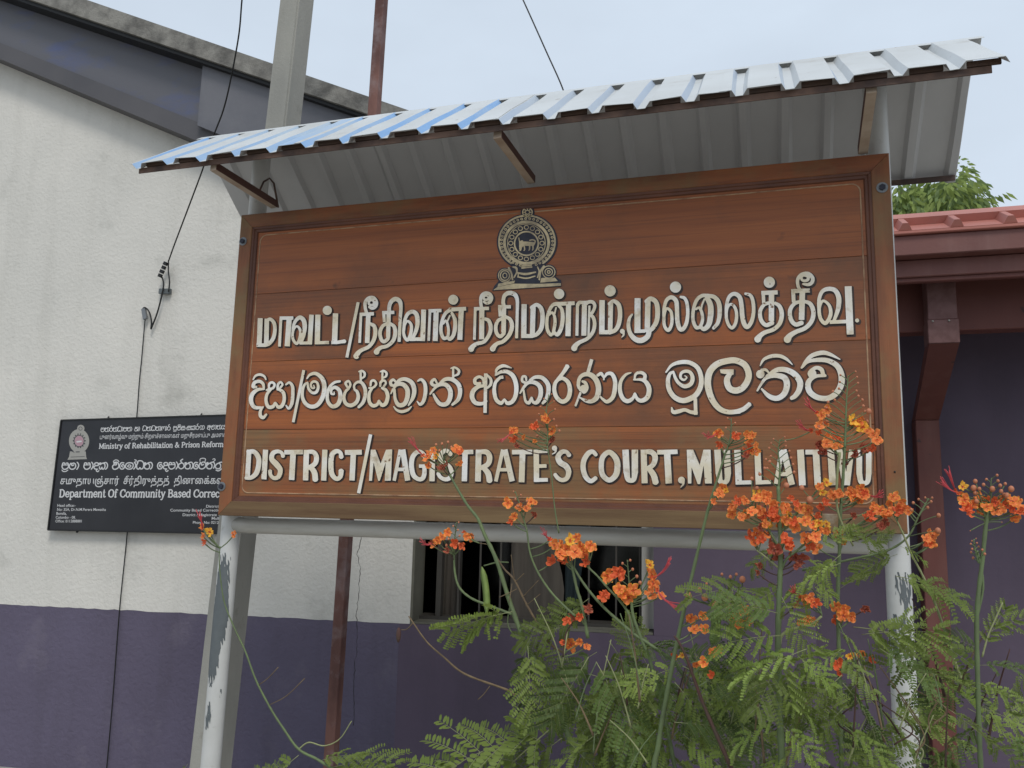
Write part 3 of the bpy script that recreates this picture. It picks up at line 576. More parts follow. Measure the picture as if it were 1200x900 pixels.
# flaked patches: thin skins of bare undercoat a hair proud of the paint
def flake(at_, rot_, outline, rad, name='paint_flake'):
    """outline: (angle deg, z) ring wrapped on the post"""
    sh = [('p', np.array(outline, float), False)]
    rng = np.random.RandomState(len(outline) * 7 + int(abs(outline[0][0])))
    ph = rng.rand(6) * 6
    def rough(G, X, Y): return G + 3.2 * np.sin(X * .17 + ph[0] + 1.3 * np.sin(Y * .4)) * np.sin(Y * .45 + ph[1]) + 2.0 * np.sin(X * .42 + ph[2] + Y * .9) + 1.3 * np.sin(Y * 2.3 + ph[3] + X * .3) + .8 * np.sin(X * 1.1 + ph[4]) * np.sin(Y * 3.1)
    def pl_(a, z, h): t = R(a + rot_); cx = at_(z / 100).x; return Vector((cx + (rad + .0007) * math.sin(t), YP - (rad + .0007) * math.cos(t), z / 100))
    relief(name, sh, pl_, 0, [M['worn']], board, .6, side=False, extra=rough)
def zpx(px, py, Y=None): return U(px, py, Y or YP).z * 100
LZ = lambda py: zpx(262, py)
flake(pla, 35, [(-48, LZ(652)), (-5, LZ(652)), (14, LZ(668)), (22, LZ(700)), (34, LZ(720)), (20, LZ(742)), (0, LZ(760)), (-5, LZ(785)), (-40, LZ(800)), (-75, LZ(790)), (-88, LZ(760)), (-84, LZ(725)), (-72, LZ(695)), (-62, LZ(670))], .037)
flake(pla, 35, [(-45, LZ(825)), (-15, LZ(832)), (-25, LZ(850)), (-62, LZ(848))], .037)
flake(pla, 35, [(-42, LZ(790)), (-18, LZ(790)), (-25, LZ(799))], .037)
flake(pla, 35, [(20, LZ(811)), (28, LZ(812)), (24, LZ(814))], .037)
RZ = lambda py: zpx(1055, py)
flake(pra, -7, [(-15, RZ(678)), (30, RZ(676)), (62, RZ(684)), (48, RZ(706)), (26, RZ(714)), (4, RZ(702)), (-6, RZ(690))], .037)
flake(pra, -7, [(-40, RZ(728)), (30, RZ(724)), (40, RZ(731)), (-30, RZ(740))], .037)
flake(pra, -7, [(-70, RZ(748)), (10, RZ(752)), (55, RZ(762)), (-30, RZ(766))], .037)
zc = U(660, 627, YP).z
mb = MB(); mb.tube([(pl.x + .03 + (pr.x - pl.x - .06) * i / 30, YP, zc) for i in range(31)], .031, 18); mb.build('crossbar', M['greypipe'], board)
mb = MB(); mb.box(((X0 + X1) / 2, YP - .018, Z1 - .02), X1 - X0 - .05, .04, .045); mb.build('top_bar', M['greypipe'], board)
# roofing sheets: pans with narrow troughs, one side of each trough takes the bluer web colour
def sheet(xa, xb, A, B, under_first, name, zoff=0.0, web='sheetblue'):
    """A, B = (y, z) of lower and upper edge"""
    A = Vector((0, A[0], A[1] + zoff)); B = Vector((0, B[0], B[1] + zoff)); d = (B - A).normalized(); nrm = Vector((0, -d.z, d.y)) if d.y > 0 else Vector((0, d.z, -d.y))
    if nrm.z < 0: nrm = -nrm
    pitch = .1468; x = XL + .012; prof = []
    while x < XR + .2:
        prof += [(x, .019, 1), (x + .012, 0, 0), (x + .036, 0, 1), (x + .050, .019, 0)]; x += pitch
    pf = [(xa, None, 0)] + [p for p in prof if xa < p[0] < xb] + [(xb, None, 0)]
    def hgt(x):
        for i in range(len(prof) - 1):
            if prof[i][0] <= x <= prof[i + 1][0]:
                t = (x - prof[i][0]) / (prof[i + 1][0] - prof[i][0]); return prof[i][1] * (1 - t) + prof[i + 1][1] * t
        return .019
    pf = [(p[0], hgt(p[0]), p[2]) for p in pf]
    vs = []; fs = []; mi = []; nseg = 3; th = .0012
    L = (B - A).length
    for lay in (0, -th):
        for k in range(nseg + 1):
            for q_, p in enumerate(pf): vs.append(A + d * (L * k / nseg - (.006 * math.sin(p[0] * 31) if k == 0 else 0)) + nrm * (p[1] + lay + .0016 * math.sin(p[0] * 23 + k * 2.1) * (k < nseg)) + Vector((p[0] + .002 * math.sin(p[0] * 57 + k), 0, 0)))
    n = len(pf); T = n * (nseg + 1)
    for k in range(nseg):
        for i in range(n - 1):
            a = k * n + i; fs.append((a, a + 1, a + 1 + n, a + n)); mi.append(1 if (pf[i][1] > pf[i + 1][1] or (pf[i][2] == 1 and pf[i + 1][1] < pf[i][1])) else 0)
            a += T; fs.append((a, a + n, a + 1 + n, a + 1)); mi.append(2)
    for i in range(n - 1):
        fs.append((i, T + i, T + i + 1, i + 1)); mi.append(0); a = nseg * n + i; fs.append((a, a + 1, T + a + 1, T + a)); mi.append(0)
    for k in range(nseg):
        a = k * n; fs.append((a, a + n, T + a + n, T + a)); mi.append(0); a = k * n + n - 1; fs.append((a, T + a, T + a + n, a + n)); mi.append(0)
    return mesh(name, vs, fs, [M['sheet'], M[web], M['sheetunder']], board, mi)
xs_ = [XL, XL + .74, XL + 1.475, XL + 2.20, XR]
for i in range(4):
    z_ = .0022 * (i % 2)
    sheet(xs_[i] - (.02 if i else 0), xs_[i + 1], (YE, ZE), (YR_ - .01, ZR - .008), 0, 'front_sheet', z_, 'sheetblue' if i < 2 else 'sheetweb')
    XRb = rR.x
def on_back(px, py):
    r = ray(px, py); kk = (ZR - ZBK) / (YBK - YR_); t = (ZR - EYE + kk * YR_) / (r[2] + kk * r[1]); return r[0] * t
XLb = (on_back(249, 197) + on_back(281, 246)) / 2
print('XLb', on_back(249, 197), on_back(281, 246), XL, XRb, XR)
xb_ = [XLb] + xs_[1:4] + [XRb]
for i in range(4):
    sheet(xb_[i] - (.02 if i else 0), xb_[i + 1], (YBK, ZBK - .02), (YR_, ZR - .02), 0, 'back_sheet', .0022 * (i % 2))
# timber blocks filling the pans along the front edge
xx = XL + .012 + .052; rgf = random.Random(4)
while xx < XR - .09:
    h_ = rgf.uniform(.013, .017); mb = MB(); mb.box((xx + .0465, YE + .014, ZE + .009 + h_ / 2 + .0005), .091 - rgf.uniform(0, .006), .008, h_); mb.build('filler_block', M['filler'], board); xx += .1468
# ridge flashing
mb = MB(); d1 = Vector((0, YE - YR_, ZE - ZR)).normalized(); d2 = Vector((0, YBK - YR_, ZBK - ZR)).normalized()
a = Vector((XLb + .0, YR_, ZR + .020)); ln = Vector((XRb + .02 - a.x, 0, 0))
mb.prism([a, a + d1 * .040, a + d1 * .040 + Vector((0, 0, .0015)), a + Vector((0, 0, .0018)), a + d2 * .07 + Vector((0, 0, .0015)), a + d2 * .07], ln); mb.build('ridge_flashing', M['sheet'], board)
# angle irons
def angle(y, z, xa, xb, name='angle_iron', s=.021):
    mb = MB(); mb.box(((xa + xb) / 2, y, z), xb - xa, .004, s); mb.box(((xa + xb) / 2, y + s / 2 + .002, z + s / 2 - .002), xb - xa, s, .004); return mb.build(name, M['angle'], board)
angle(YE + .016, ZE - .003, XL + .03, XR - .04)
angle(YBK - .03, ZBK - .026 + .01, XLb + .03, XRb - .005)
# braces
def brace(a, b):
    a = U(*a); b = U(*b); mb = MB(); d = (b - a).normalized(); sx = Vector((1, 0, 0)); sx = (sx - d * sx.dot(d)).normalized(); sy = d.cross(sx)
    c = (a + b) / 2; L = (b - a).length; w_ = .031; h = w_ / 2
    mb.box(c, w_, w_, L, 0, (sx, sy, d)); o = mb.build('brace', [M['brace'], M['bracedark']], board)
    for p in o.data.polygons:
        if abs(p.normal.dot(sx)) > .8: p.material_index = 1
    bevel(o, .003, 2)
brace((322, 240, YB + .02), (250, 195, YE + .035)); brace((623, 211, YB + .02), (583, 157, YE + .035)); brace((1011, 176, YB + .02), (1021, 103, YE + .035))
mb = MB(); mb.tube([U(304, 224, YB - .02), U(309, 213, YB - .01), U(316, 209, YB), U(321, 215, YB + .01), U(326, 243, YB + .02)], .0042, 8); mb.build('bent_rod', M['angle'], board)
# ------------------------------------------------------------------ ground
mb = MB(); mb.add([(-400, -300, 0), (400, -300, 0), (400, 500, 0), (-400, 500, 0)], [(0, 1, 2, 3)]); g = mb.build('ground', M['asph']); g['kind'] = 'structure'

# ------------------------------------------------------------------ left building
sW0, zD = wall_sz(Wl(480, 731)); sW1 = wall_sz(Wl(766, 742))[0]; sR = wall_sz(Wl(955, 700))[0]; sL = -7.0
gA = wall_sz(Wl(0, 69)); gB = wall_sz(Wl(233, 166)); gs = (gB[1] - gA[1]) / (gB[0] - gA[0])
gz = lambda s: gA[1] + (s - gA[0]) * gs
zWT = zD + 1.05
bl = empty('gabled_building', wall_pt(0, 0)); tag(bl, 'gabled building with rough white plaster over a purple dado and a slate grey barge board', 'building')
def slab(name, pts, off, thick, mt, parent):
    mb = MB(); mb.prism([wall_pt(s, z, off) for s, z in pts], -WN * thick); return mb.build(name, mt, parent)
jr = random.Random(9); JE = [(sL + (sW0 - .06 - sL) * i / 160, zD + jr.uniform(-.0028, .0028)) for i in range(161)]
slab('wall', JE + [(sW0, zD), (sW0, gz(sW0) + .3), (sL, gz(sL) + .3)], 0, .22, M['plaster'], bl)['label'] = 'rough white plastered gable wall'
slab('dado', [(sL, -.3), (sW0 - .06, -.3)] + [(s, z - .0008) for s, z in JE[::-1]], 0, .22, M['purple'], bl)['label'] = 'rough purple painted lower wall'
slab('dado', [(sW0 - .0595, -.3), (sR, -.3), (sR, zD - .0008), (sW0 - .0595, zD - .0008)], 0, .22, M['purplesm'], bl)['label'] = 'smooth purple wall below the window'
slab('lintel', [(sW0 + .0005, zWT), (sW1, zWT), (sW1, gz(sW1) + .3), (sW0 + .0005, gz(sW0) + .3)], 0, .22, M['plaster'], bl)
slab('wall', [(sW1 + .0005, zD), (sR, zD), (sR, gz(sR) + .3), (sW1 + .0005, gz(sW1) + .3)], 0, .22, M['purplesm'], bl)['label'] = 'smooth purple wall right of the window'
def strip(name, off, thick, lo, hi, mt, s0, s1, lab=None):
    a, b = [wall_sz(Wl(*p, off)) for p in lo]; c, d = [wall_sz(Wl(*p, off)) for p in hi]
    f1 = lambda s: a[1] + (s - a[0]) * (b[1] - a[1]) / (b[0] - a[0]); f2 = lambda s: c[1] + (s - c[0]) * (d[1] - c[1]) / (d[0] - c[0])
    o = slab(name, [(s0, f1(s0)), (s1, f1(s1)), (s1, f2(s1)), (s0, f2(s0))], off, thick, mt, bl)
    if lab: o['label'] = lab
    return o
sP = wall_sz(Wl(241, 120, .1))[0]
strip('barge_flange', .13, .20, [(0, 69), (233, 166)], [(0, 50), (239, 146)], M['flange'], sL, sP + .5)
strip('barge_board', .10, .14, [(0, 58), (239, 155)], [(70, -4), (263, 62)], M['bargeblue'], sL, sP, 'blue stained grey barge board')
strip('barge_board', .17, .12, [(0, 52), (239, 150)], [(70, -4), (263, 62)], M['bargegrey'], sP, sR, 'plain grey barge board panel')
strip('underlay_edge', .215, .5, [(117, 33), (427, 138)], [(117, 28.5), (427, 133.5)], M['black'], sL, sR)
strip('verge_slab', .24, 4.0, [(117, 27), (427, 132)], [(117, 5), (484, 131)], M['conc'], sL, sR, 'weathered concrete verge slab of the roof')
# cracks in the plaster
def wline(name, pts, wd, mt, off=.0006, parent=None, jit=0):
    rng = random.Random(3); P = [wall_sz(Wl(*p)) for p in pts]; Q = []
    for a, b in zip(P[:-1], P[1:]):
        n = max(2, int(abs(a[1] - b[1]) / .02) + 1)
        for i in range(n): t = i / n; Q.append((a[0] + (b[0] - a[0]) * t + rng.uniform(-jit, jit), a[1] + (b[1] - a[1]) * t))
    Q.append(P[-1]); mb = MB(); vs = []
    for s, z in Q: w_ = wd * rng.uniform(.4, 1.3); vs += [wall_pt(s - w_, z, off), wall_pt(s + w_, z, off)]
    mb.add(vs, [(2 * i, 2 * i + 1, 2 * i + 3, 2 * i + 2) for i in range(len(Q) - 1)]); return mb.build(name, mt, parent)
wline('crack', [(424, 628), (419, 650), (422, 665), (420, 700), (418, 718), (418, 760), (415, 790), (414, 850)], .0016, M['black'], parent=bl, jit=.005)
# window
wn = M
def wbox(name, s0, s1, z0, z1, o0, o1, mt, parent):
    mb = MB(); mb.prism([wall_pt(s0, z0, o1), wall_pt(s1, z0, o1), wall_pt(s1, z1, o1), wall_pt(s0, z1, o1)], WN * (o0 - o1)); return mb.build(name, mt, parent)
def sx(px, off=0): return wall_sz(Wl(px, 690, off))[0]
win = wbox('window', sW0 + .001, sW1 - .001, zD + .0005, zD + .03, -.14, -.30, M['winframe'], bl)      # bottom rail
wbox('reveal', sW0 + .0005, sW0 + .014, zD + .001, zWT, -.0015, -.2195, M['reveal'], win)
wbox('sill', sW0 + .015, sW1 - .003, zD + .0008, zD + .012, -.004, -.139, M['reveal'], win)
def mull(p, w_, mt='winframe', o0=-.14, o1=-.20): s = sx(p, o0); return wbox('mullion', s - w_ / 2, s + w_ / 2, zD + .031, zWT, o0, o1, M[mt], win)
for p, w_ in ((514, .03), (537, .012), (752, .03)): mull(p, w_)
for p in (562, 586, 690, 722): mull(p, .010, 'winframe', -.17, -.18).name = 'bar'
room = MB()
def rq(pts): room.add([wall_pt(*p) for p in pts], [(0, 1, 2, 3)])
a0, a1, zb, zt, o0, o1 = sW0 - .4, sW1 + .4, zD - .3, zWT + .1, -.225, -1.4
rq([(a0, zb, o1), (a1, zb, o1), (a1, zt, o1), (a0, zt, o1)]); rq([(a0, zb, o0), (a0, zb, o1), (a0, zt, o1), (a0, zt, o0)]); rq([(a1, zb, o0), (a1, zb, o1), (a1, zt, o1), (a1, zt, o0)]); rq([(a0, zt, o0), (a1, zt, o0), (a1, zt, o1), (a0, zt, o1)]); rq([(a0, zb, o0), (a1, zb, o0), (a1, zb, o1), (a0, zb, o1)])
room.build('room_lining', M['interior'], win)
def drape(name, p0, p1, off, mt, amp=.012, n=26, edge=None):
    s0, s1 = sx(p0, off), sx(p1, off); vs = []; fs = []; m_ = 12
    for j in range(m_ + 1):
        z = zD + .02 + (zWT - zD) * j / m_
        for i in range(n + 1):
            t = i / n; s = s0 + (s1 - s0) * t
            if edge: s += edge(z - zD) * t
            vs.append(wall_pt(s, z, off + amp * math.sin(t * n * .75 + .6 * math.sin(j)) ))
    for j in range(m_):
        for i in range(n): a = j * (n + 1) + i; fs.append((a, a + 1, a + n + 2, a + n + 1))
    return mesh(name, vs, fs, [mt], win, smooth=True)
drape('curtain', 516, 536, -.24, M['winboard'], .004)['label'] = 'flat brown curtain strip'
drape('curtain', 598, 655, -.26, M['winboard'], .010, 22, lambda z: .03 * math.sin(z * 9))['label'] = 'brown curtain in the middle of the window'
drape('curtain', 662, 683, -.30, M['curtain'], .012, 12, lambda z: -.05 + .14 * z)['label'] = 'dark teal curtain'
drape('curtain', 752, 774, -.10, M['whitecurtain'], .004, 12, lambda z: 0)['label'] = 'narrow white curtain edge'

# ------------------------------------------------------------------ black wall sign
ws = empty('department_sign', wall_pt(*wall_sz(Wl(170, 620)), .03)); tag(ws, 'black wall sign with small white print and a silver emblem on the white plaster', 'sign')
SO = .045
def on_sign(px, py, h): return Wl(px, py, SO + h)
c4 = [(72, 492.5), (285, 485.8), (283, 625.8), (56.5, 621)]
mb = MB(); mb.prism([Wl(*p, SO) for p in c4], -WN * .018); mb.build('panel', M['signface'], ws)
for i in range(4):
    a, b = c4[i], c4[(i + 1) % 4]; mb = MB(); mb.bar(Wl(*a, SO), Wl(*b, SO), .008, .012, 0, WN); mb.build('edge_trim', M['black'], ws)
for px, py in ((126.5, 489), (235.5, 485.5)):
    mb = MB(); mb.tube([Wl(px, py + 4, SO - .02), Wl(px, py, SO - .02), Wl(px + 1, py - 1, SO - .03), Wl(px + 1, py, .0)], .003, 6); mb.build('hook', M['black'], ws)
p = Wl(90.5, 623, .03); mb = MB(); mb.ball(p, .008); mb.build('hook', M['black'], ws)
# serif lettering drawn with strokes: x height 5, cap height 7.2, y up
SF = {
 'D': (6.4, 'l1.2 1.3,0 1.3,7.2|c1.0 1.3,6.8 3.4,6.8 5,5.4,1.2 5.3,3.6,1.3 5,1.7,1.2 3.4,.4 1.3,.4|l.7 .1,.35 2.5,.35|l.7 .1,6.85 2.5,6.85'),
 'M': (7.6, 'l.8 1.3,0 1.3,7|l1.1 1.3,7 3.8,1|l.8 3.8,1 6.2,7|l1.2 6.3,0 6.3,7|l.7 .1,.35 2.4,.35|l.7 5.1,.35 7.5,.35|l.7 .3,6.85 1.7,6.85|l.7 6,6.85 7.5,6.85'),
 'O': (6.6, 'c 3.3,6.9,.9 5.3,5.8,1.2 5.8,3.6,1.3 5.3,1.3,1.2 3.3,.3,.9 1.3,1.3,1.2 .8,3.6,1.3 1.3,5.8,1.2 3.3,6.9,.9'),
 'C': (6.2, 'c 5.4,5,.9 5,6.3,.9 3.4,6.9,.9 1.5,5.8,1.2 .8,3.6,1.3 1.4,1.3,1.2 3.3,.3,.9 4.8,.7,.9 5.6,1.9,.9|l.6 5.5,4.7 5.5,7'),
 'B': (6, 'l1.2 1.3,0 1.3,7.2|c 1.3,6.9,.8 3.5,6.8,.9 4.6,5.4,1.2 3.5,4,.9 1.3,3.8,.8|c 1.5,3.8,.8 4,3.7,.9 5.2,2,1.3 4,.4,.9 1.3,.4,.8|l.7 .1,.35 2.4,.35|l.7 .1,6.85 2.4,6.85'),
 'R': (6.6, 'l1.2 1.3,0 1.3,7.2|c 1.3,6.9,.8 3.5,6.8,.9 4.8,5.3,1.2 3.5,3.7,.9 1.3,3.6,.8|c 3.2,3.6,1 4.4,2,1.1 5,.5,1 6.3,.4,.7|l.7 .1,.35 2.6,.35|l.7 .1,6.85 2.4,6.85'),
 'P': (5.8, 'l1.2 1.3,0 1.3,7.2|c 1.3,6.9,.8 3.7,6.8,.9 5,5.2,1.2 3.7,3.5,.9 1.3,3.4,.8|l.7 .1,.35 2.6,.35|l.7 .1,6.85 2.4,6.85'),
 'e': (4.6, 'c .9,2.7,.7 4,2.8,.7 3.7,4.3,.9 2.3,5,.8 .9,3.8,1.1 .8,1.6,1.1 2.3,.3,.9 4,1.2,.7'),
 'p': (5.2, 'l1.1 1.2,-2.2 1.2,5|c 1.2,3.8,.8 2.6,5,.9 4.4,3.8,1.1 4.4,1.4,1.1 2.6,.2,.9 1.2,1.2,.8|l.7 .1,-2 2.4,-2|l.7 .1,4.8 1.2,4.8'),
 'a': (4.8, 'c .8,4,.9 2.3,4.9,.9 3.4,4,1.1 3.4,1,1.1 3.7,.3,.9 4.7,.4,.7|c 3.4,3,.8 1.4,2.6,.9 .7,1.4,1.1 1.6,.3,.9 3.4,1.2,.8'),
 'r': (3.9, 'l1.1 1.2,0 1.2,5|c 1.2,3.6,.7 2.4,4.9,.9 3.5,4.6,1.1|l.7 .1,.35 2.5,.35|l.7 .1,4.8 1.2,4.8'),
 't': (3.3, 'c 1.5,6.6,.9 1.5,3,1.1 1.6,.7,1 2.3,.3,.8 3.1,.8,.6|l.7 .2,4.75 3,4.75'),
 'm': (8, 'l1.1 1.2,0 1.2,5|c 1.2,3.8,.7 2.7,4.9,.9 4,3.8,1.1 4,0,1.1|c 4,3.8,.7 5.4,4.9,.9 6.8,3.8,1.1 6.8,0,1.1|l.7 .1,.35 2.2,.35|l.7 3,.35 5,.35|l.7 5.8,.35 7.9,.35|l.7 .1,4.8 1.2,4.8'),
 'n': (5.3, 'l1.1 1.2,0 1.2,5|c 1.2,3.8,.7 2.8,4.9,.9 4.1,3.8,1.1 4.1,0,1.1|l.7 .1,.35 2.3,.35|l.7 3.1,.35 5.2,.35|l.7 .1,4.8 1.2,4.8'),
 'u': (5.3, 'c 1.2,5,1.1 1.2,1.4,1.1 2.4,.2,.9 4,1.2,.8|l1.1 4.1,0 4.1,5|l.7 .1,4.8 1.2,4.8|l.7 3,4.8 4.1,4.8|l.7 4.1,.35 5.1,.35'),
 'o': (4.8, 'c 2.4,4.9,.8 4,3.8,1.1 4,1.4,1.1 2.4,.2,.8 .8,1.4,1.1 .8,3.8,1.1 2.4,4.9,.8'),
 'f': (3.3, 'c 3.3,6.6,1 2.4,7.1,.9 1.5,6.2,1.1 1.4,0,1.1|l.7 .2,4.75 3,4.75|l.7 .2,.35 2.7,.35'),
 'i': (2.6, 'l1.1 1.3,0 1.3,5|d 1.3,6.7,.7|l.7 .1,.35 2.5,.35|l.7 .1,4.8 1.3,4.8'),
 'l': (2.6, 'l1.1 1.3,0 1.3,7.2|l.7 .1,.35 2.5,.35|l.7 .1,7 1.3,7'),
 's': (4, 'c 3.3,3.9,.8 2.2,4.9,.9 .9,4,1.1 2,2.7,1 3.2,1.5,1.1 2,.2,.9 .7,1.2,.8'),
 'y': (4.9, 'l1.1 .8,5 2.6,.6|c 4.2,5,.8 2.6,.4,.9 1.6,-1.8,.9 .6,-1.9,1|l.7 0,4.8 1.9,4.8|l.7 3.3,4.8 4.9,4.8'),
 'd': (5.2, 'l1.1 4,0 4,7.2|c 4,3.8,.8 2.5,5,.9 .9,3.8,1.1 .9,1.4,1.1 2.5,.2,.9 4,1.2,.8|l.7 2.9,7 4,7|l.7 4,.35 5.1,.35'),
 'b': (5.2, 'l1.1 1.2,0 1.2,7.2|c 1.2,3.8,.8 2.7,5,.9 4.4,3.8,1.1 4.4,1.4,1.1 2.7,.2,.9 1.2,1.2,.8|l.7 .1,7 1.2,7'),
 'h': (5.3, 'l1.1 1.2,0 1.2,7.2|c 1.2,3.8,.7 2.8,4.9,.9 4.1,3.8,1.1 4.1,0,1.1|l.7 .1,.35 2.3,.35|l.7 3.1,.35 5.2,.35|l.7 .1,7 1.2,7'),
 'c': (4.4, 'c 3.7,3.9,1 2.4,4.9,.9 .9,3.8,1.1 .8,1.6,1.1 2.3,.2,.9 3.9,1.1,.7'),
 '&': (7, 'c 5.9,3.6,.7 4.6,1.4,.9 2.5,.2,1 .9,1.6,1.1 2,3.6,.9 4,5.4,.9 3,6.9,.8 1.9,5.8,1 3.4,3,1.1 6.3,.3,1'),
 ' ': (2.6, ''),
}
def stroke_text(body, dic, x0, y0, x1, y1, hgt, unit, name='lettering', gap=0.0, slant=0.0, bold=0.0, ydown=False):
    """lay strokes from (x0,y0) to (x1,y1) photo pixels, hgt px per unit of height"""
    tot = sum(dic[c][0] + gap for c in body); k = hgt / unit; kx = math.hypot(x1 - x0, y1 - y0) / tot; d = ((x1 - x0) / (tot), (y1 - y0) / (tot)); cur = 0; allsh = []
    for c in body:
        wd, s = dic[c]
        for kind, A, flat in parse(s):
            A = np.array(A, float); B = A.copy(); xx = A[..., 0] + cur; yy = A[..., 1] * (-1 if not ydown else 1)
            if ydown: yy = yy - unit
            B[..., 0] = x0 + d[0] * xx - slant * yy * k; B[..., 1] = y0 + d[1] * xx + yy * k
            if A.shape[-1] > 2: B[..., 2] = A[..., 2] * (k + kx) / 2 + bold
            allsh.append((kind, B, flat))
        cur += wd + gap
    return allsh
def print_line(sh, res, name='lettering', chunk=26):
    for i in range(0, len(sh), chunk):                     # work in short runs: the grid stays small
        pass
    return relief(name, sh, on_sign, .0008, [M['signtext']], ws, res, side=False)
print_line(stroke_text('Department Of Community Based Corrections', SF, 69, 582.8, 279, 583.0, 9.4, 7.2, slant=.08, bold=.12), .33)
print_line(stroke_text('Ministry of Rehabilitation & Prison Reforms', SF, 115.6, 526, 265, 523.6, 6.3, 7.2, slant=.08, bold=.12), .27)
# Sinhala letters of the small sign, box 100 high, y down
K = 'c17 '
SG = {
 'pa': (108, K + '48,28 38,4 14,3 6,30 4,65 28,97 62,98 96,70 96,30 84,4 62,6|c13 10,34 90,32'),
 'pra': (108, K + '48,28 38,4 14,3 6,30 4,65 28,97 62,98 96,70 96,30 84,4 62,6|c13 10,34 90,32|c14 4,112 25,132 62,132 92,112'),
 'ja': (110, K + '25,5 6,40 10,80 40,99 80,90 98,55 88,15 55,5 35,25 48,45 68,32'),
 'aa': (38, K + '8,-8 30,25 28,65 8,100'),
 'da': (85, K + '70,40 68,8 38,0 15,14 20,32|c17 70,42 25,48 8,70 25,95 62,99|c15 58,100 45,120 65,138 85,122'),
 'ka': (125, K + '22,28 20,4 4,8 10,30 45,8 80,20 86,65 68,98 48,92 42,70 28,98 8,90 6,62|c17 60,5 102,-2 124,35 118,78 98,100'),
 'va': (105, K + '28,34 60,32 58,10 30,8 22,32 4,58 20,96 60,99 98,66 92,20 66,-8 20,0'),
 'vi': (105, K + '28,34 60,32 58,10 30,8 22,32 4,58 20,96 60,99 98,66 92,20 66,-8 20,-2|c13 12,-18 40,-42 78,-36 96,-14'),
 'e': (85, K + '66,4 28,2 6,45 22,92 62,96 78,58 55,28 34,50 52,68'),
 'sha': (125, K + '4,65 20,18 60,2 112,12 122,58 95,96 40,96 8,72|c14 38,60 58,34 88,46 78,70 52,66'),
 'oo': (45, 'c13 15,-45 40,-34 26,-8|c17 12,-6 34,30 30,70 8,100'),
 'dha': (115, K + '22,-2 4,45 14,92 40,99 55,78 72,99 102,82 108,20 82,-22 35,-28 8,-6'),
 'na': (125, K + '22,28 20,4 4,8 10,30 30,30|c17 4,52 38,16 78,30 82,78 58,99 20,92 6,68|c17 58,5 102,-2 124,35 118,78 98,100'),
 'ta': (125, K + '22,28 20,4 4,8 10,30 30,30|c17 0,60 38,16 78,30 82,78 58,99 20,92 6,60|c17 58,5 102,-2 124,35 118,78 98,100'),
 'ra': (95, K + '48,2 82,30 82,75 45,98 8,72 8,30 48,2 30,-25 60,-50'),
 'ma': (115, K + '24,0 6,45 20,92 65,98 104,62 98,10 62,-6 36,18 46,42 72,30'),
 'me': (115, K + '24,0 6,45 20,92 65,98 104,62 98,10 62,-6 36,18 46,42 72,30|c13 16,-18 18,-52 55,-64 96,-52 92,-14'),
 'nh': (130, K + '22,28 20,4 4,8 10,30 30,30|c17 4,52 38,16 78,30 82,78 58,99 20,92 6,68|c17 58,5 102,-2 124,35 112,90|c12 100,-12 126,-34 114,-56 90,-48'),
 'tu': (130, K + '4,52 38,16 78,30 82,78 58,99 20,92 6,68|c17 58,5 102,-2 124,35 118,78 60,130 20,120'),
 'sa': (115, K + '10,40 28,5 52,12 44,36 12,50 6,90 40,99 56,70 74,99 104,84 98,40 66,34 62,8 90,4 92,28'),
 'ya': (110, K + '34,0 6,40 16,92 50,92 58,66 72,96 102,82 98,36 66,30 66,4 94,2'),
 'ga': (110, K + '10,98 4,50 20,6 48,14 52,40|c17 52,60 60,10 92,4 106,50 98,98'),
 'ha': (110, K + '24,30 20,4 42,2 40,28 6,52 18,96 60,96 84,58 52,34 60,6 100,20 102,70 80,98'),
 'nna': (140, K + '30,60 10,30 40,0 76,20 74,80 30,98|c17 76,30 96,0 132,14 134,70 100,99 80,84'),
 'a': (110, K + '60,28 52,4 20,6 22,30 50,34 8,58 24,97 66,96|c15 72,-10 72,125|c17 76,6 102,24 84,48'),
 'ng': (40, 'd 20,50,14'),
 ' ': (70, ''),
}
print_line(stroke_text(['pra', 'ja', 'aa', ' ', 'pa', 'aa', 'da', 'ka', ' ', 'vi', 'e', 'sha', 'oo', 'dha', 'na', ' ', 'e', 'da', 'pa', 'aa', 'ra', 'ta', 'e', 'me', 'nh', 'tu'], SG, 72.3, 550, 262, 549.4, 7.6, 100, slant=.06, ydown=True), .3)
print_line(stroke_text(['pa', 'na', 'ra', 'ta', 'dha', 'aa', 'pa', 'na', ' ', 'ha', 'aa', ' ', 'ba' if 'ba' in SG else 'dha', 'na', 'dha', 'na', 'aa', 'ga', 'aa', 'ra', ' ', 'pra', 'vi', 'sa', 'ng', 'sa', 'ka', 'ra', 'nna', ' ', 'a', 'ma', 'aa', 'ta', 'ya', 'ng', 'sha', 'ya'], SG, 118, 506, 276, 502.6, 4.6, 100, slant=.06, ydown=True), .24)
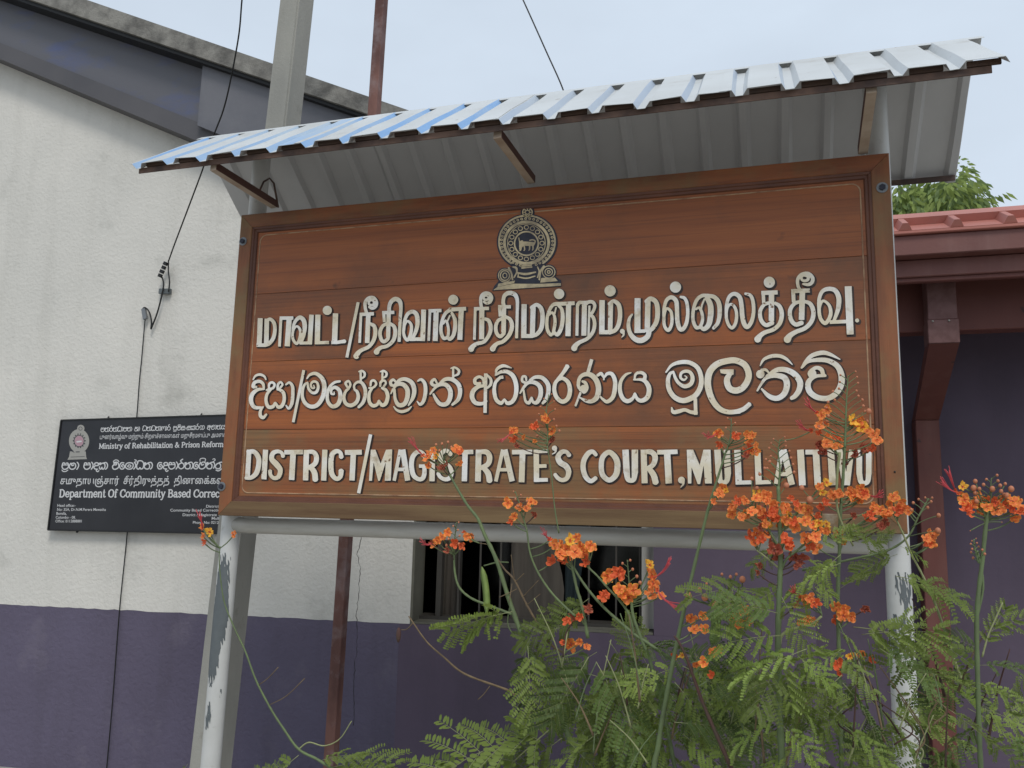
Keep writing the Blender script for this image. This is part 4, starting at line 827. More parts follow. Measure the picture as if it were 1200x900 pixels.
# Tamil and the tiny lines: type set with the built-in font
def font_text(body, x0, y0, x1, y1, hgt, ref=.7, name='lettering', mt='signtext', bold=.0, slant=.05):
    cu = bpy.data.curves.new('t', 'FONT'); cu.body = body; cu.offset = bold; cu.resolution_u = 3; ob = bpy.data.objects.new('t', cu); COL.objects.link(ob)
    dg = bpy.context.evaluated_depsgraph_get(); me = bpy.data.meshes.new_from_object(ob.evaluated_get(dg)); bpy.data.objects.remove(ob); bpy.data.curves.remove(cu)
    n = len(me.vertices); co = np.empty(n * 3); me.vertices.foreach_get('co', co); co = co.reshape(-1, 3); wx = co[:, 0].max(); x_ = co[:, 0].min()
    L = [on_sign(x0 + (x1 - x0) * (c[0] - x_) / (wx - x_) + slant * c[1] / ref * hgt, y0 + (y1 - y0) * (c[0] - x_) / (wx - x_) - c[1] / ref * hgt, .0009) for c in co]
    me.vertices.foreach_set('co', np.array([tuple(v) for v in L]).ravel()); me.materials.clear(); me.materials.append(M[mt]); me.update(); return link(name, me, ws)
font_text('சமுதாயஞ்சார்  சீர்திருத்தத்  திணைக்களம்', 70.5, 567.3, 270, 566.8, 6.8, .6, bold=.012)
font_text('புனர்வாழ்வு மற்றும் சிறைச்சாலைகள் மறுசீரமைப்பு அமைச்சு', 117, 514.6, 270, 511.8, 4.3, .6, bold=.006)
for tx, x0, x1, y in (('Head office:-', 67, 88.5, 593.8), ('No: 35A, Dr.N.M.Perera Mawatha', 67, 124, 598.6), ('Borella,', 66, 78, 603.2), ('Colombo - 08.', 65.3, 88.5, 607.8), ('Office: 0112888881', 65, 95.7, 612.2),
                      ('District Office', 241.5, 270, 594.8), ('Community Based Corrections', 199.5, 262, 599.4), ('District / Magistrate Court', 214, 268, 604.8), ('Mullaitivu', 248, 268, 609), ('Phone No: 0212290000', 226, 270, 613.8)):
    font_text(tx, x0, y, x1, y, 3.2, .7, bold=.008)
EX, EY = 92.7, 516.8
def se(cx, cy, rx, ry, w, n=24): return ('s', np.array([(cx + rx * math.cos(2 * math.pi * i / n), cy + ry * math.sin(2 * math.pi * i / n), w) for i in range(n + 1)]), False)
def sdc(cx, cy, rx, ry): return ('p', np.array([(cx + rx * math.cos(2 * math.pi * i / 28), cy + ry * math.sin(2 * math.pi * i / 28)) for i in range(28)]), False)
relief('emblem', [sdc(EX, EY, 11.9, 14), sdc(94.7, 502, 4.3, 4.2), ('p', np.array([(82, 529), (100.5, 529), (101, 535.5), (102, 538), (79, 538.8), (81, 535)]), False)], on_sign, .0008, [M['silver']], ws, .3, side=False)
relief('emblem_rings', [se(EX, EY, 5.9, 6.8, .7)] + [se(EX + .2 + 6.9 * math.cos(2 * math.pi * i / 14), EY - .3 + 8 * math.sin(2 * math.pi * i / 14), .5, .5, .5, 6) for i in range(14)] + [se(94.3, 502.2, 2, 2, .5), ('s', np.array([(83, 535.6, .5), (99, 535, .5)]), False), ('s', np.array([(89, 529.6, .9), (93, 529.5, .9)]), False), ('s', np.array([(84, 528.5, .6), (87, 530.2, .6)]), False)],
       on_sign, .0014, [M['navy']], ws, .22, side=False)
relief('emblem_centre', [sdc(EX, EY, 5.1, 6.1)], on_sign, .0014, [M['signpink']], ws, .3, side=False)
relief('emblem_lion', [('s', np.array([(90.3, 517.8, 1.8), (95, 517.2, 1.8)]), False)], on_sign, .002, [M['signtext']], ws, .25, side=False)

# ------------------------------------------------------------------ poles and cables
YC = YB + .62
w_groove = True
def lean(name, top, bot, Y, wt, wb, dp, mt, groove=False, lab=None, cat='pole'):
    t, b = U(*top, Y), U(*bot, Y); d = (t - b); z0, z1 = -.5, 6.5
    a0 = b + d * ((z0 - b.z) / d.z); a1 = b + d * ((z1 - b.z) / d.z)
    f0 = lambda z: wb + (wt - wb) * (z - b.z) / (t.z - b.z)
    vs = []; fs = []; n = 24
    for i in range(n + 1):
        z = z0 + (z1 - z0) * i / n; c = a0 + (a1 - a0) * i / n; h = f0(z) / 2
        if groove: pr = [(-h, 0), (-h + .008, -.008), (.12 * h, -.008), (.17 * h, .018), (.27 * h, .018), (.32 * h, -.004), (h - .008, -.004), (h, .004), (h, dp), (-h, dp)]
        else: pr = [(-h, .003), (-h + .003, 0), (h - .010, 0), (h - .008, .007), (h - .002, .007), (h, .009), (h, dp), (-h, dp)] if w_groove else [(-h, .003), (-h + .003, 0), (h - .003, 0), (h, .003), (h, dp), (-h, dp)]
        vs += [c + Vector((x, y, 0)) for x, y in pr]
    m_ = len(pr)
    for i in range(n):
        for k in range(m_): a = i * m_ + k; b_ = i * m_ + (k + 1) % m_; fs.append((a, b_, b_ + m_, a + m_))
    fs += [tuple(range(m_))[::-1], tuple(range(n * m_, (n + 1) * m_))]
    o = mesh(name, vs, fs, [mt]); tag(o, lab, cat); return o
pw = lambda w_, py, px, Y: abs(U(px + w_ / 2, py, Y).x - U(px - w_ / 2, py, Y).x)
lean('concrete_pole', (339, 0), (236, 900), YC, pw(22, 0, 339, YC), pw(29, 900, 236, YC), .135, M['pole'], False, 'tall square grey concrete utility pole behind the court sign', 'pole')
YS = YB + .95
w_groove = False
lean('steel_pole', (444.5, 0), (386, 870), YS, .052, .052, .052, M['rust'], False, 'slender rusty red square steel pole behind the court sign', 'pole')
def smooth(pts, sub=5): 
    A = cat([tuple(p) for p in pts], sub) if len(pts) > 2 else np.array([tuple(p) for p in pts]); return [Vector(a) for a in A]
def spl(pts, sub=5):
    P = [Vector(p) for p in pts]
    if len(P) < 3: return P
    Q = [2 * P[0] - P[1]] + P + [2 * P[-1] - P[-2]]; o = []
    for i in range(1, len(Q) - 2):
        a, b, c, d = Q[i - 1:i + 3]
        for k in range(sub): t = k / sub; o.append(.5 * ((2 * b) + (c - a) * t + (2 * a - 5 * b + 4 * c - d) * t * t + (3 * b - a - 3 * c + d) * t ** 3))
    return o + [P[-1]]
cb = empty('service_cable', Wl(180, 380, .03)); tag(cb, 'thin black service cable hanging down the white wall to a clamp above the black sign', 'cable')
mb = MB(); mb.tube(spl([Wl(287, -25, 1.2), Wl(283.5, 0, 1.1), Wl(280, 40, 1.0), Wl(271, 90, .85), Wl(262, 128, .72), Wl(250, 160, .6), Wl(238, 197, .5), Wl(222, 240, .33), Wl(205, 285, .15), Wl(197.5, 306, .05)]), .0045, 6); mb.build('drop_wire', M['black'], cb)
mb = MB(); mb.tube(spl([Wl(197.5, 306, .05), Wl(197.3, 318, .04), Wl(198.7, 330, .04), Wl(197.5, 342, .04)]), .0045, 6); mb.tube(spl([Wl(190, 325, .04), Wl(191.8, 333, .04), Wl(189.8, 345, .04), Wl(184.5, 366, .03), Wl(176.8, 386, .03)]), .0052, 6); mb.tube(spl([Wl(177, 385, .03), Wl(177.5, 376, .03), Wl(174.5, 365, .03), Wl(169.5, 360.5, .03), Wl(167, 364, .03), Wl(169, 373, .03)]), .0052, 6); mb.build('wire_loop', M['black'], cb)
a, b = Wl(194, 309, .05), Wl(187.8, 323, .05); mb = MB()
for i in range(4): c = a + (b - a) * (i / 3.0); mb.bar(c - (b - a) * .13, c + (b - a) * .13, .022 - .002 * (i % 2), .02, 0, WN)
mb.build('insulator', M['black'], cb)
mb = MB(); mb.bar(Wl(187, 341.5, .02), Wl(200, 341.5, .02), .032, .02, 0, WN); mb.build('clamp', M['worn'], cb)
mb = MB(); mb.bar(Wl(168.5, 362, .03), Wl(170.5, 374, .03), .024, .02, 0, WN); mb.build('clip', M['grey'], cb)
ew = MB(); ew.tube(spl([Wl(170, 375, .02), Wl(169, 385, .012), Wl(166, 420, .012), Wl(163.3, 447, .012), Wl(160.3, 488, .012), Wl(149.5, 620, .012), Wl(140, 715, .012), Wl(132, 820, .012), Wl(125, 900, .012), Wl(119, 980, .012)]), .0034, 6)
tag(ew.build('earth_wire', M['black']), 'thin dark earth wire running straight down the white wall and purple dado', 'wire')
ow = MB(); ow.tube(spl([U(606, -14, 4.3), U(613, 0, 4.3), U(640, 60, 4.3), U(661, 108, 4.3), U(676, 160, 4.35), U(690, 330, 4.6)]), .0042, 6)
tag(ow.build('overhead_wire', M['black']), 'thin overhead wire crossing the sky above the middle of the metal canopy', 'wire')

# ------------------------------------------------------------------ right building: verandah with terracotta roof
YG = 4.05; YWR = 5.0
rb = empty('verandah_building', (U(1150, 500, YWR).x, YWR, 0)); tag(rb, 'low purple walled building with a terracotta sheet roof and maroon fascia on brackets', 'building')
xa, xb = U(880, 300, YG).x, U(1200, 300, YG).x + 3.0
zf = lambda py, Y=YG: U(1124, py, Y).z
def rbox(name, y0, y1, z0, z1, mt, x0=None, x1=None, lab=None):
    mb = MB(); mb.box((((x0 or xa) + (x1 or xb)) / 2, (y0 + y1) / 2, (z0 + z1) / 2), (x1 or xb) - (x0 or xa), y1 - y0, z1 - z0); o = mb.build(name, M[mt], rb)
    if lab: o['label'] = lab
    return bevel(o, .004, 1)
ze = zf(267)
rbox('roof_lip', YG - .02, YG + .05, zf(271.5), ze, 'terra')
rbox('gutter', YG, YG + .12, zf(295.5), zf(271.5) - .002, 'maroon')
rbox('fascia', YG + .07, YG + .10, zf(321.5, YG + .07), zf(295.5) - .002, 'maroon')
rbox('trim_strip', YG + .085, YG + .12, zf(328, YG + .085), zf(322, YG + .085), 'maroond')
YBm = YG + .34
rbox('beam', YBm, YBm + .10, U(1130, 387, YBm).z, zf(318, YBm), 'maroond')
zw = zf(318, YBm)
rbox('soffit', YG + .121, YWR, zw + .002, zw + .02, 'maroond')
rw = rbox('wall', YWR, YWR + .2, -.3, zw, 'purplesm', wall_pt(sR, 0).x - .1, xb, 'smooth purple verandah wall')
# roof: lower lap with ribs, upper lap raised
sl = R(27)
def rp_(d, h, x): return Vector((x, YG - .02 + d * math.cos(sl) - h * math.sin(sl), ze - .002 + d * math.sin(sl) + h * math.cos(sl)))
mb = MB(); mb.add([rp_(0, 0, xa), rp_(0, 0, xb), rp_(.40, 0, xb), rp_(.40, 0, xa)], [(0, 1, 2, 3)]); mb.build('roof_sheet', M['terra'], rb)
LAP = min([q / 100 for q in range(20, 200)], key=lambda q: abs(rp_(q, .036, 0).z - U(1124, 246, rp_(q, .036, 0).y).z)); print('LAP', LAP)
D1 = .155; x = xa + .05; xs0 = U(1060, 265, YG).x
mb = MB(); H = .036; rr_ = [rp_(D1, 0.001, xa), rp_(D1, H, xa), rp_(LAP, H, xa), rp_(LAP, .001, xa)]; mb.prism(rr_, Vector((xb - xa, 0, 0))); mb.build('roof_sheet', M['terra'], rb)
k = -4
while True:
    x = xs0 + k * .215; k += 1
    if x < xa: continue
    if x > xb: break
    mb = MB(); pr = [(-.028, .001), (-.012, H - .002), (.012, H - .002), (.028, .001)]
    v = [rp_(.005, h, x + q) for q, h in pr] + [rp_(D1 - .001, h, x + q) for q, h in pr]
    mb.add(v, [(0, 1, 2, 3)[::-1], (4, 5, 6, 7), (0, 1, 5, 4), (1, 2, 6, 5), (2, 3, 7, 6), (3, 0, 4, 7)]); mb.build('roof_rib', M['terra'], rb)
# bracket and post
def pxbox(name, px0, px1, py0, py1, Y, dp, mt):
    mb = MB(); ring = [U(px0[0], py1, Y), U(px1[0], py1, Y), U(px1[1], py0, Y), U(px0[1], py0, Y)]; mb.prism(ring, Vector((0, dp, 0))); o = mb.build(name, M[mt], rb); return bevel(o, .003, 1)
cx = (U(1087, 370, YBm - .12).x + U(1123, 370, YBm - .12).x) / 2; wv = U(1124, 370, YBm - .12).x - U(1087, 370, YBm - .12).x
z1_ = U(1105, 402, YBm - .12).z; z2_ = U(1105, 374, YBm - .12).z
mb = MB(); mb.box((cx, YBm - .06, (zw + z2_) / 2), wv - .008, .115, zw - z2_); bevel(mb.build('post_head', M['cap'], rb), .003, 1)
mb = MB(); mb.box((cx, YBm - .06, (z1_ + z2_) / 2), wv, .12, z2_ - z1_); bevel(mb.build('post_cap', M['cap'], rb), .003, 1)
for dx in (-.035, .035):
    mb = MB(); mb.ball((cx + dx - .01, YBm - .122, z2_ - .008), .005); mb.build('screw', M['silver'], rb)
Yp = YWR - .14
pa_, pb_ = U(1073, 500, Yp), U(1101, 500, Yp); cxp = (pa_.x + pb_.x) / 2; wp = pb_.x - pa_.x; zk = U(1087, 492, Yp).z
mb = MB(); mb.box((cxp, Yp + .065, (zk - .3) / 2), wp, .13, zk + .3); bevel(mb.build('post', M['maroond'], rb), .004, 1)
mb = MB(); v = []
for (x, y, z, w_) in ((cx, YBm - .115, z1_ - .001, wv * .96), (cxp, Yp, zk + .001, wp)):
    v += [(x - w_ / 2, y, z), (x + w_ / 2, y, z), (x + w_ / 2, y + .12, z), (x - w_ / 2, y + .12, z)]
mb.add(v, [(0, 1, 2, 3)[::-1], (4, 5, 6, 7)[::1], (0, 1, 5, 4), (1, 2, 6, 5), (2, 3, 7, 6), (3, 0, 4, 7)]); mb.build('bracket', M['maroond'], rb)
# ------------------------------------------------------------------ foliage: bipinnate leaves
PETS = {}
def petal_mat(n, c1, rough=.55):
    M[n] = mat(n, c1, rough, rand=.12, trans=.25, spec=.3)
petal_mat('petal_orange', (.92, .25, .07)); petal_mat('petal_rim', (.98, .45, .12)); petal_mat('petal_red', (.80, .14, .05)); petal_mat('petal_yellow', (.95, .50, .06)); petal_mat('petal_dull', (.42, .10, .06)); petal_mat('petal_dullrim', (.50, .18, .09))
def leaf_mesh(seed, npin=8, fold=.35, droop=.25, wf=.46, mt='leaf'):
    """unit length along +x, surface facing +z"""
    rng = random.Random(seed); mb = MB(); fold = fold + rng.uniform(-.1, .5); gap = rng.uniform(.0, .10)
    def axis(t): return Vector((t, .02 * math.sin(3 * t + seed), -droop * t * t * .6))
    mb.tube([axis(i / 10) for i in range(11)], [.0062 - .004 * i / 10 for i in range(11)], 5, 0)
    for i in range(npin):
        t = .20 + .80 * i / (npin - 1); a = axis(t); ln = wf * (math.sin(math.pi * (.16 + .66 * i / (npin - 1))) ** .7) * rng.uniform(.88, 1.08)
        for sd in (-1, 1):
            if rng.random() < .05: continue
            ang = R(rng.uniform(52, 66) - 22 * (i / (npin - 1))); L = ln; dr = rng.uniform(.3, 1.3) * droop * 1.8; up = rng.uniform(-.15, .4)
            d0 = Vector((math.cos(ang), sd * math.sin(ang), up)).normalized()
            P = lambda q: a + d0 * (L * q) + Vector((.10 * L * q * q, 0, -dr * L * q * q))
            mb.tube([P(q / 4) for q in range(5)], [.0032, .003, .0026, .002, .0014], 3, 0)
            nl = 12
            for j in range(nl):
                q = (j + .8) / nl; p = P(q); dd = (P(min(q + .05, 1.05)) - P(q - .05)).normalized()
                side0 = dd.cross(Vector((0, 0, 1))).normalized(); nn = side0.cross(dd)
                ll = .078 * (1 - .35 * abs(q - .45)) * rng.uniform(.85, 1.1); wd = .0185 * rng.uniform(.75, 1.1)
                for s2 in (-1, 1):
                    if rng.random() < gap: continue
                    fo = fold + rng.uniform(-.25, .25); e = (side0 * s2 * math.cos(fo) + nn * math.sin(fo) + dd * .42).normalized(); f = (dd - e * dd.dot(e)).normalized()
                    b0 = p; mb.add([b0, b0 + e * ll * .3 + f * wd, b0 + e * ll * .8 + f * wd * .9, b0 + e * ll, b0 + e * ll * .8 - f * wd * .75, b0 + e * ll * .3 - f * wd * .8], [(0, 1, 2, 3, 4, 5)], 1)
    return mb.me('leaf', [M['rachis'], M[mt]])
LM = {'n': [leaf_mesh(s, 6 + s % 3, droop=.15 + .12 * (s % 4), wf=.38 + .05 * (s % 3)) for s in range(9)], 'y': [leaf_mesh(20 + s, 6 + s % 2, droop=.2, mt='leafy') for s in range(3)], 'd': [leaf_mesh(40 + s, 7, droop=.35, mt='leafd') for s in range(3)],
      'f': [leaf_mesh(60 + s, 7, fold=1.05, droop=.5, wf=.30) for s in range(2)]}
RL = random.Random(11)
def put_leaf(parent, A, T, kind='n', face=.7, roll=0.0):
    A = Vector(A); T = Vector(T); x = (T - A); L = x.length * RL.uniform(.82, 1.08); x.normalize(); face *= RL.uniform(.45, 1.15); roll += RL.uniform(-.35, .35)
    nrm = Vector((RL.uniform(-.25, .25), -face, 1 - .55 * face)) + Vector((0, 0, 0))
    nrm = (nrm - x * nrm.dot(x)).normalized(); y = nrm.cross(x)
    if roll: q = Matrix.Rotation(roll, 3, x); nrm = q @ nrm; y = q @ y
    o = link('leaf', RL.choice(LM[kind]), None); o.parent = parent; o.matrix_parent_inverse = Matrix.Translation(-parent.location)
    o.matrix_basis = Matrix.Translation(A) @ Matrix([[x.x, y.x, nrm.x, 0], [x.y, y.y, nrm.y, 0], [x.z, y.z, nrm.z, 0], [0, 0, 0, 1]]) @ Matrix.Diagonal((L, L, L, 1))
    return o
# ------------------------------------------------------------------ flowers
def flower_mesh(seed, a, b, crumple=.42, cup=.4):
    rng = random.Random(seed); mb = MB()
    for k in range(5):
        th = 2 * math.pi * k / 5 + rng.uniform(-.2, .2); L = rng.uniform(.78, 1.08) * (.72 if k == 0 else 1); W = rng.uniform(.34, .47) * (.7 if k == 0 else 1); cz = cup + rng.uniform(-.25, .35)
        d = Vector((math.cos(th), math.sin(th), 0)); s = Vector((-math.sin(th), math.cos(th), 0)); c = d * L * .58
        n = 10; ph = rng.uniform(0, 6)
        def pt(r, t):
            u, v = math.cos(t), math.sin(t); q = c + d * (u * r * L * .42) + s * (v * r * W)
            h = cz * ((q.dot(d)) ** 2) * .8 + crumple * r * r * .5 * math.sin(3 * t + ph) + crumple * .25 * r * math.sin(5 * t + 2 * ph) - .25 * abs(v) * r * .3
            return q + Vector((0, 0, h))
        vs = [pt(0, 0)] + [pt(.55, 2 * math.pi * i / n) for i in range(n)] + [pt(.85, 2 * math.pi * i / n + .1) for i in range(n)] + [pt(1 + rng.uniform(-.08, .05), 2 * math.pi * i / n + .15) for i in range(n)]
        b0 = len(mb.v); mb.add(vs, [(0, 1 + i, 1 + (i + 1) % n) for i in range(n)] + [(1 + i, 1 + n + i, 1 + n + (i + 1) % n, 1 + (i + 1) % n) for i in range(n)], 0, True)
        mb.f += [(b0 + 1 + n + i, b0 + 1 + 2 * n + i, b0 + 1 + 2 * n + (i + 1) % n, b0 + 1 + n + (i + 1) % n) for i in range(n)]; mb.mi += [1] * n; mb.sm += [True] * n
        mb.add([Vector((0, 0, -.05)) - s * .05, Vector((0, 0, -.05)) + s * .05, c - d * L * .2 + s * .09, c - d * L * .2 - s * .09], [(0, 1, 2, 3)], 2)
    for k in range(5):
        t = rng.uniform(0, 6.3); mb.tube([Vector((0, 0, 0)), Vector((math.cos(t) * .12, math.sin(t) * .12, .35)), Vector((math.cos(t) * .3, math.sin(t) * .3, .6))], .022, 3, 2)
    return mb.me('flower', [M[a], M[b], M['petal_red'] if 'dull' not in a else M['petal_dull']])
FM = {'o': [flower_mesh(s, 'petal_orange', 'petal_rim') for s in range(5)], 'y': [flower_mesh(10 + s, 'petal_orange', 'petal_yellow') for s in range(3)],
      'r': [flower_mesh(20 + s, 'petal_red', 'petal_orange', .6, .7) for s in range(3)], 'w': [flower_mesh(30 + s, 'petal_dull', 'petal_dullrim', .9, 1.1) for s in range(2)],
      'Y': [flower_mesh(40 + s, 'petal_yellow', 'petal_yellow') for s in range(2)]}
class Plant:
    def __init__(s, name, px, Y, label):
        s.Y = Y; p = U(px, 900, Y); s.root = empty(name, (p.x, Y, 0)); tag(s.root, label, 'flowering shrub', 'flowering shrubs in front of the court sign'); s.st = {}; s.buds = MB(); s.seg = []; s.ped = {'stem': MB(), 'twig': MB(), 'redstem': MB()}; s.fl = MB()
    def stem(s, pts, w0, w1, mt='stem', dY=0.0, Y=None, ground=False, knots=True):
        """pts: photo pixels bottom to top; widths in photo pixels"""
        Y = Y or s.Y; n = len(pts); P = [U(x, y, Y + dY * i / (n - 1)) for i, (x, y) in enumerate(pts)]
        if ground: b = P[0].copy(); P = [Vector((b.x + (b.x - P[1].x) * .15, b.y, -.02))] + P
        Q = spl(P, 6); k = Y / FPX; rr = [max(.0006, (w0 + (w1 - w0) * i / (len(Q) - 1)) * .5 * k) * (1 + .10 * math.sin(i * 2.3) * knots) for i in range(len(Q))]
        mb = MB(); mb.tube(Q, rr, 7); mb.build('stem', M[mt], s.root)
        m_ = len(pts)
        for i in range(m_ - 1):
            for t in range(8): q = t / 8; s.seg.append((pts[i][0] + (pts[i + 1][0] - pts[i][0]) * q, pts[i][1] + (pts[i + 1][1] - pts[i][1]) * q, Y + dY * (i + q) / (m_ - 1)))
    def near(s, x, y, below=4):
        best = None
        for q in s.seg:
            if q[1] < y + below: continue
            d = math.hypot(q[0] - x, q[1] - y) + max(0, 12 - (q[1] - y)) * 1.5
            if best is None or d < best[0]: best = (d, q)
        return best
    def twig(s, a, b, w=1.6, mt='stem', bend=.12, bud=0):
        A = U(*a); B = U(*b); k = a[2] / FPX; m_ = (A + B) / 2 + Vector((0, 0, -1)) * (B - A).length * bend * .5 
        s.ped[mt].tube(spl([A, m_, B], 3), [w * .5 * k] * 7, 4)
        if bud: s.buds.ball(B, (bud * k, bud * k, bud * k * 1.15))
    def flower(s, x, y, kind='o', r=11, stam=None, dY=None):
        x += RL.uniform(-1.8, 1.8); y += RL.uniform(-1.8, 1.8); r *= RL.uniform(.82, 1.16); kind = 'y' if kind == 'o' and RL.random() < .34 else kind; nb = s.near(x, y); Y = (nb[1][2] if nb else s.Y) + (RL.uniform(-.03, .02) if dY is None else dY)
        P = U(x, y, Y); k = Y / FPX; rad = r * k * .82
        o = link('flower', RL.choice(FM[kind]), None); o.parent = s.root; o.matrix_parent_inverse = Matrix.Translation(-s.root.location)
        n = Vector((RL.uniform(-.55, .55), -1, RL.uniform(-.25, .6))).normalized(); rot = n.to_track_quat('Z', 'Y').to_matrix().to_4x4()
        o.matrix_basis = Matrix.Translation(P) @ rot @ Matrix.Rotation(RL.uniform(0, 6.28), 4, 'Z') @ Matrix.Diagonal((rad, rad, rad, 1))
        if nb and nb[0] < 75: s.twig((nb[1][0], nb[1][1], nb[1][2]), (x, y + 1, Y + .01), 1.7, 'stem' if kind != 'w' else 'redstem')
        if stam:
            mb = MB()
            for i in range(9):
                e = (x + stam[0] + RL.uniform(-4, 4), y + stam[1] + RL.uniform(-5, 5), Y - .02); c = (x + stam[0] * .5 + RL.uniform(-1, 1) - stam[1] * .06, y + stam[1] * .5 + 3 + RL.uniform(-1, 1), Y - .01)
                mb.tube(spl([P, U(*c), U(*e)], 4), .34 * k, 4)
            mb.build('stamens', M['stamen'], s.root)
    def spike(s, pts, n=14, ln=18, w=2.2, bud=1.6):
        """bud spike: a thin axis with short side stalks"""
        s.stem(pts, w, 1.0, 'stem', knots=False); L = len(pts); 
        for i in range(n):
            t = (i + .5) / n; q = t * (L - 1); j = min(int(q), L - 2); f = q - j; x = pts[j][0] + (pts[j + 1][0] - pts[j][0]) * f; y = pts[j][1] + (pts[j + 1][1] - pts[j][1]) * f
            sd = 1 if i % 2 else -1; l = ln * (1 - .72 * t) * RL.uniform(.7, 1.15); s.twig((x, y, s.Y), (x + sd * l * .82, y - l * .62, s.Y + RL.uniform(-.03, .02)), 1.0, 'stem', -.1, bud * (1.1 - .5 * t))
    def leaf(s, ax, ay, tx, ty, kind='n', Y=None, dY=None, face=.7, roll=0.0):
        Y = Y or s.Y + RL.uniform(-.06, .1); put_leaf(s.root, U(ax, ay, Y), U(tx, ty, Y + (RL.uniform(-.10, .06) if dY is None else dY)), kind, face, roll) if RL.random() > .04 or kind in 'yf' else None
    def pod(s, x0, y0, x1, y1, wpx, Y=None):
        Y = Y or s.Y; A, B = U(x0, y0, Y), U(x1, y1, Y); k = Y / FPX; d = (B - A).normalized(); sx_ = d.cross(Vector((0, 1, 0))).normalized(); mb = MB(); n = 10; vs = []; fs = []
        for i in range(n + 1):
            t = i / n; c = A + (B - A) * t + sx_ * .006 * math.sin(t * 3); h = wpx * .5 * k * (min(1, t * 6 + .15) * min(1, (1 - t) * 5 + .1)); tb = .0022 + .001 * math.sin(i * 2.6)
            vs += [c - sx_ * h, c + Vector((0, -tb, 0)), c + sx_ * h, c + Vector((0, tb, 0))]
        for i in range(n):
            for q in range(4): a = i * 4 + q; b = i * 4 + (q + 1) % 4; fs.append((a, b, b + 4, a + 4))
        mb.add(vs, fs, 0, True); mb.build('seed_pod', M['pod'], s.root)
    def done(s):
        for kk, mb in s.ped.items():
            if mb.v: o = mb.build('flower_stalks', M[kk], s.root); o['kind'] = 'stuff'
        if s.buds.v: o = s.buds.build('buds', M['bud'], s.root); o['kind'] = 'stuff'

# --- shrub A: long stem leaning to the left across the board
A = Plant('peacock_flower_shrub', 668, 2.30, 'flowering shrub with a long stem leaning left across the English line')
A.stem([(690, 930), (667, 866), (645, 806), (617, 757), (598, 707), (582, 657), (568, 627), (560, 608), (547, 591), (530, 562), (520, 541)], 8, 2.6, ground=True)
A.stem([(605, 720), (598, 719), (574, 710), (552, 701), (538, 688), (533, 670), (532, 648)], 3.6, 2.4)
A.stem([(660, 765), (643, 752), (618, 710), (603, 680), (592, 668), (583, 655)], 3, 2, 'twig')
A.stem([(583, 655), (575, 640), (560, 636)], 1.3, .8, 'twig'); 
for a, b in (((604, 682), (614, 672)), ((603, 680), (599, 650)), ((612, 700), (631, 680)), ((616, 710), (633, 696)), ((600, 684), (597, 705)), ((606, 690), (585, 700))): A.twig((*a, 2.3), (*b, 2.28), 1.1, 'twig', .02)
A.stem([(598, 708), (595, 730), (602, 744), (613, 752)], 1.5, 1, 'stem')
A.stem([(596, 659), (583, 659), (567, 663)], 1.6, 1.8, 'stem')
A.pod(564.5, 664, 570, 721, 8.5)
A.stem([(604, 815), (593, 808), (545, 790), (520, 770), (500, 752), (483, 728), (479, 722)], 3, 1.5, 'twig'); A.twig((574, 804, 2.3), (560, 820, 2.3), 1.2, 'twig'); A.twig((484, 730, 2.3), (470, 738, 2.32), 1.4, 'twig', .3)
mb = MB(); mb.ball(U(467, 744, 2.32), (.008, .005, .022)); mb.build('dry_bract', M['redstem'], A.root)
for x, y, k, r in ((501, 535, 'o', 9), (508, 529, 'y', 8), (501, 544, 'y', 7), (512, 534, 'Y', 7), (535, 527.5, 'o', 10), (540, 531, 'r', 7), (537.5, 542, 'o', 8), (519, 550, 'w', 7), (525, 545, 'w', 6)): A.flower(x, y, k, r)
A.flower(497, 533, 'r', 5, (-14, -18))
for x, y in ((518, 520), (511, 521), (525, 518), (529, 524), (515, 528)): A.twig((520, 541, 2.3), (x, y, 2.29), 1, 'stem', 0, 1.6)
for x, y, k, r in ((513, 634, 'o', 9), (519, 628, 'y', 8), (525, 623, 'y', 8), (548, 628, 'o', 9), (553, 630, 'o', 8), (544, 622, 'r', 5), (535, 637, 'r', 9), (541, 641, 'r', 7), (527, 645, 'w', 6), (506, 638, 'o', 6)): A.flower(x, y, k, r)
A.flower(506, 637, 'w', 5, (-12, -2))
A.spike([(532, 648), (533, 630), (535, 612)], 8, 10)
A.leaf(600, 716, 516, 733, 'n', 2.28, 0, .2, .9); A.leaf(592, 716, 540, 740, 'f', 2.3, 0)
A.leaf(617, 757, 626, 838, 'n', 2.26, -.03, 1.0); A.leaf(618, 760, 606, 828, 'd', 2.34, 0, 1.0); A.leaf(620, 758, 668, 800, 'n', 2.33, 0, .9)
A.leaf(652, 845, 520, 893, 'n', 2.3, -.02, .9); A.leaf(652, 846, 545, 930, 'n', 2.26, -.02, .8)
A.leaf(660, 866, 600, 905, 'n', 2.28); A.leaf(668, 868, 722, 930, 'n', 2.25, -.05, .9); A.leaf(630, 788, 700, 845, 'd', 2.38)
A.done()
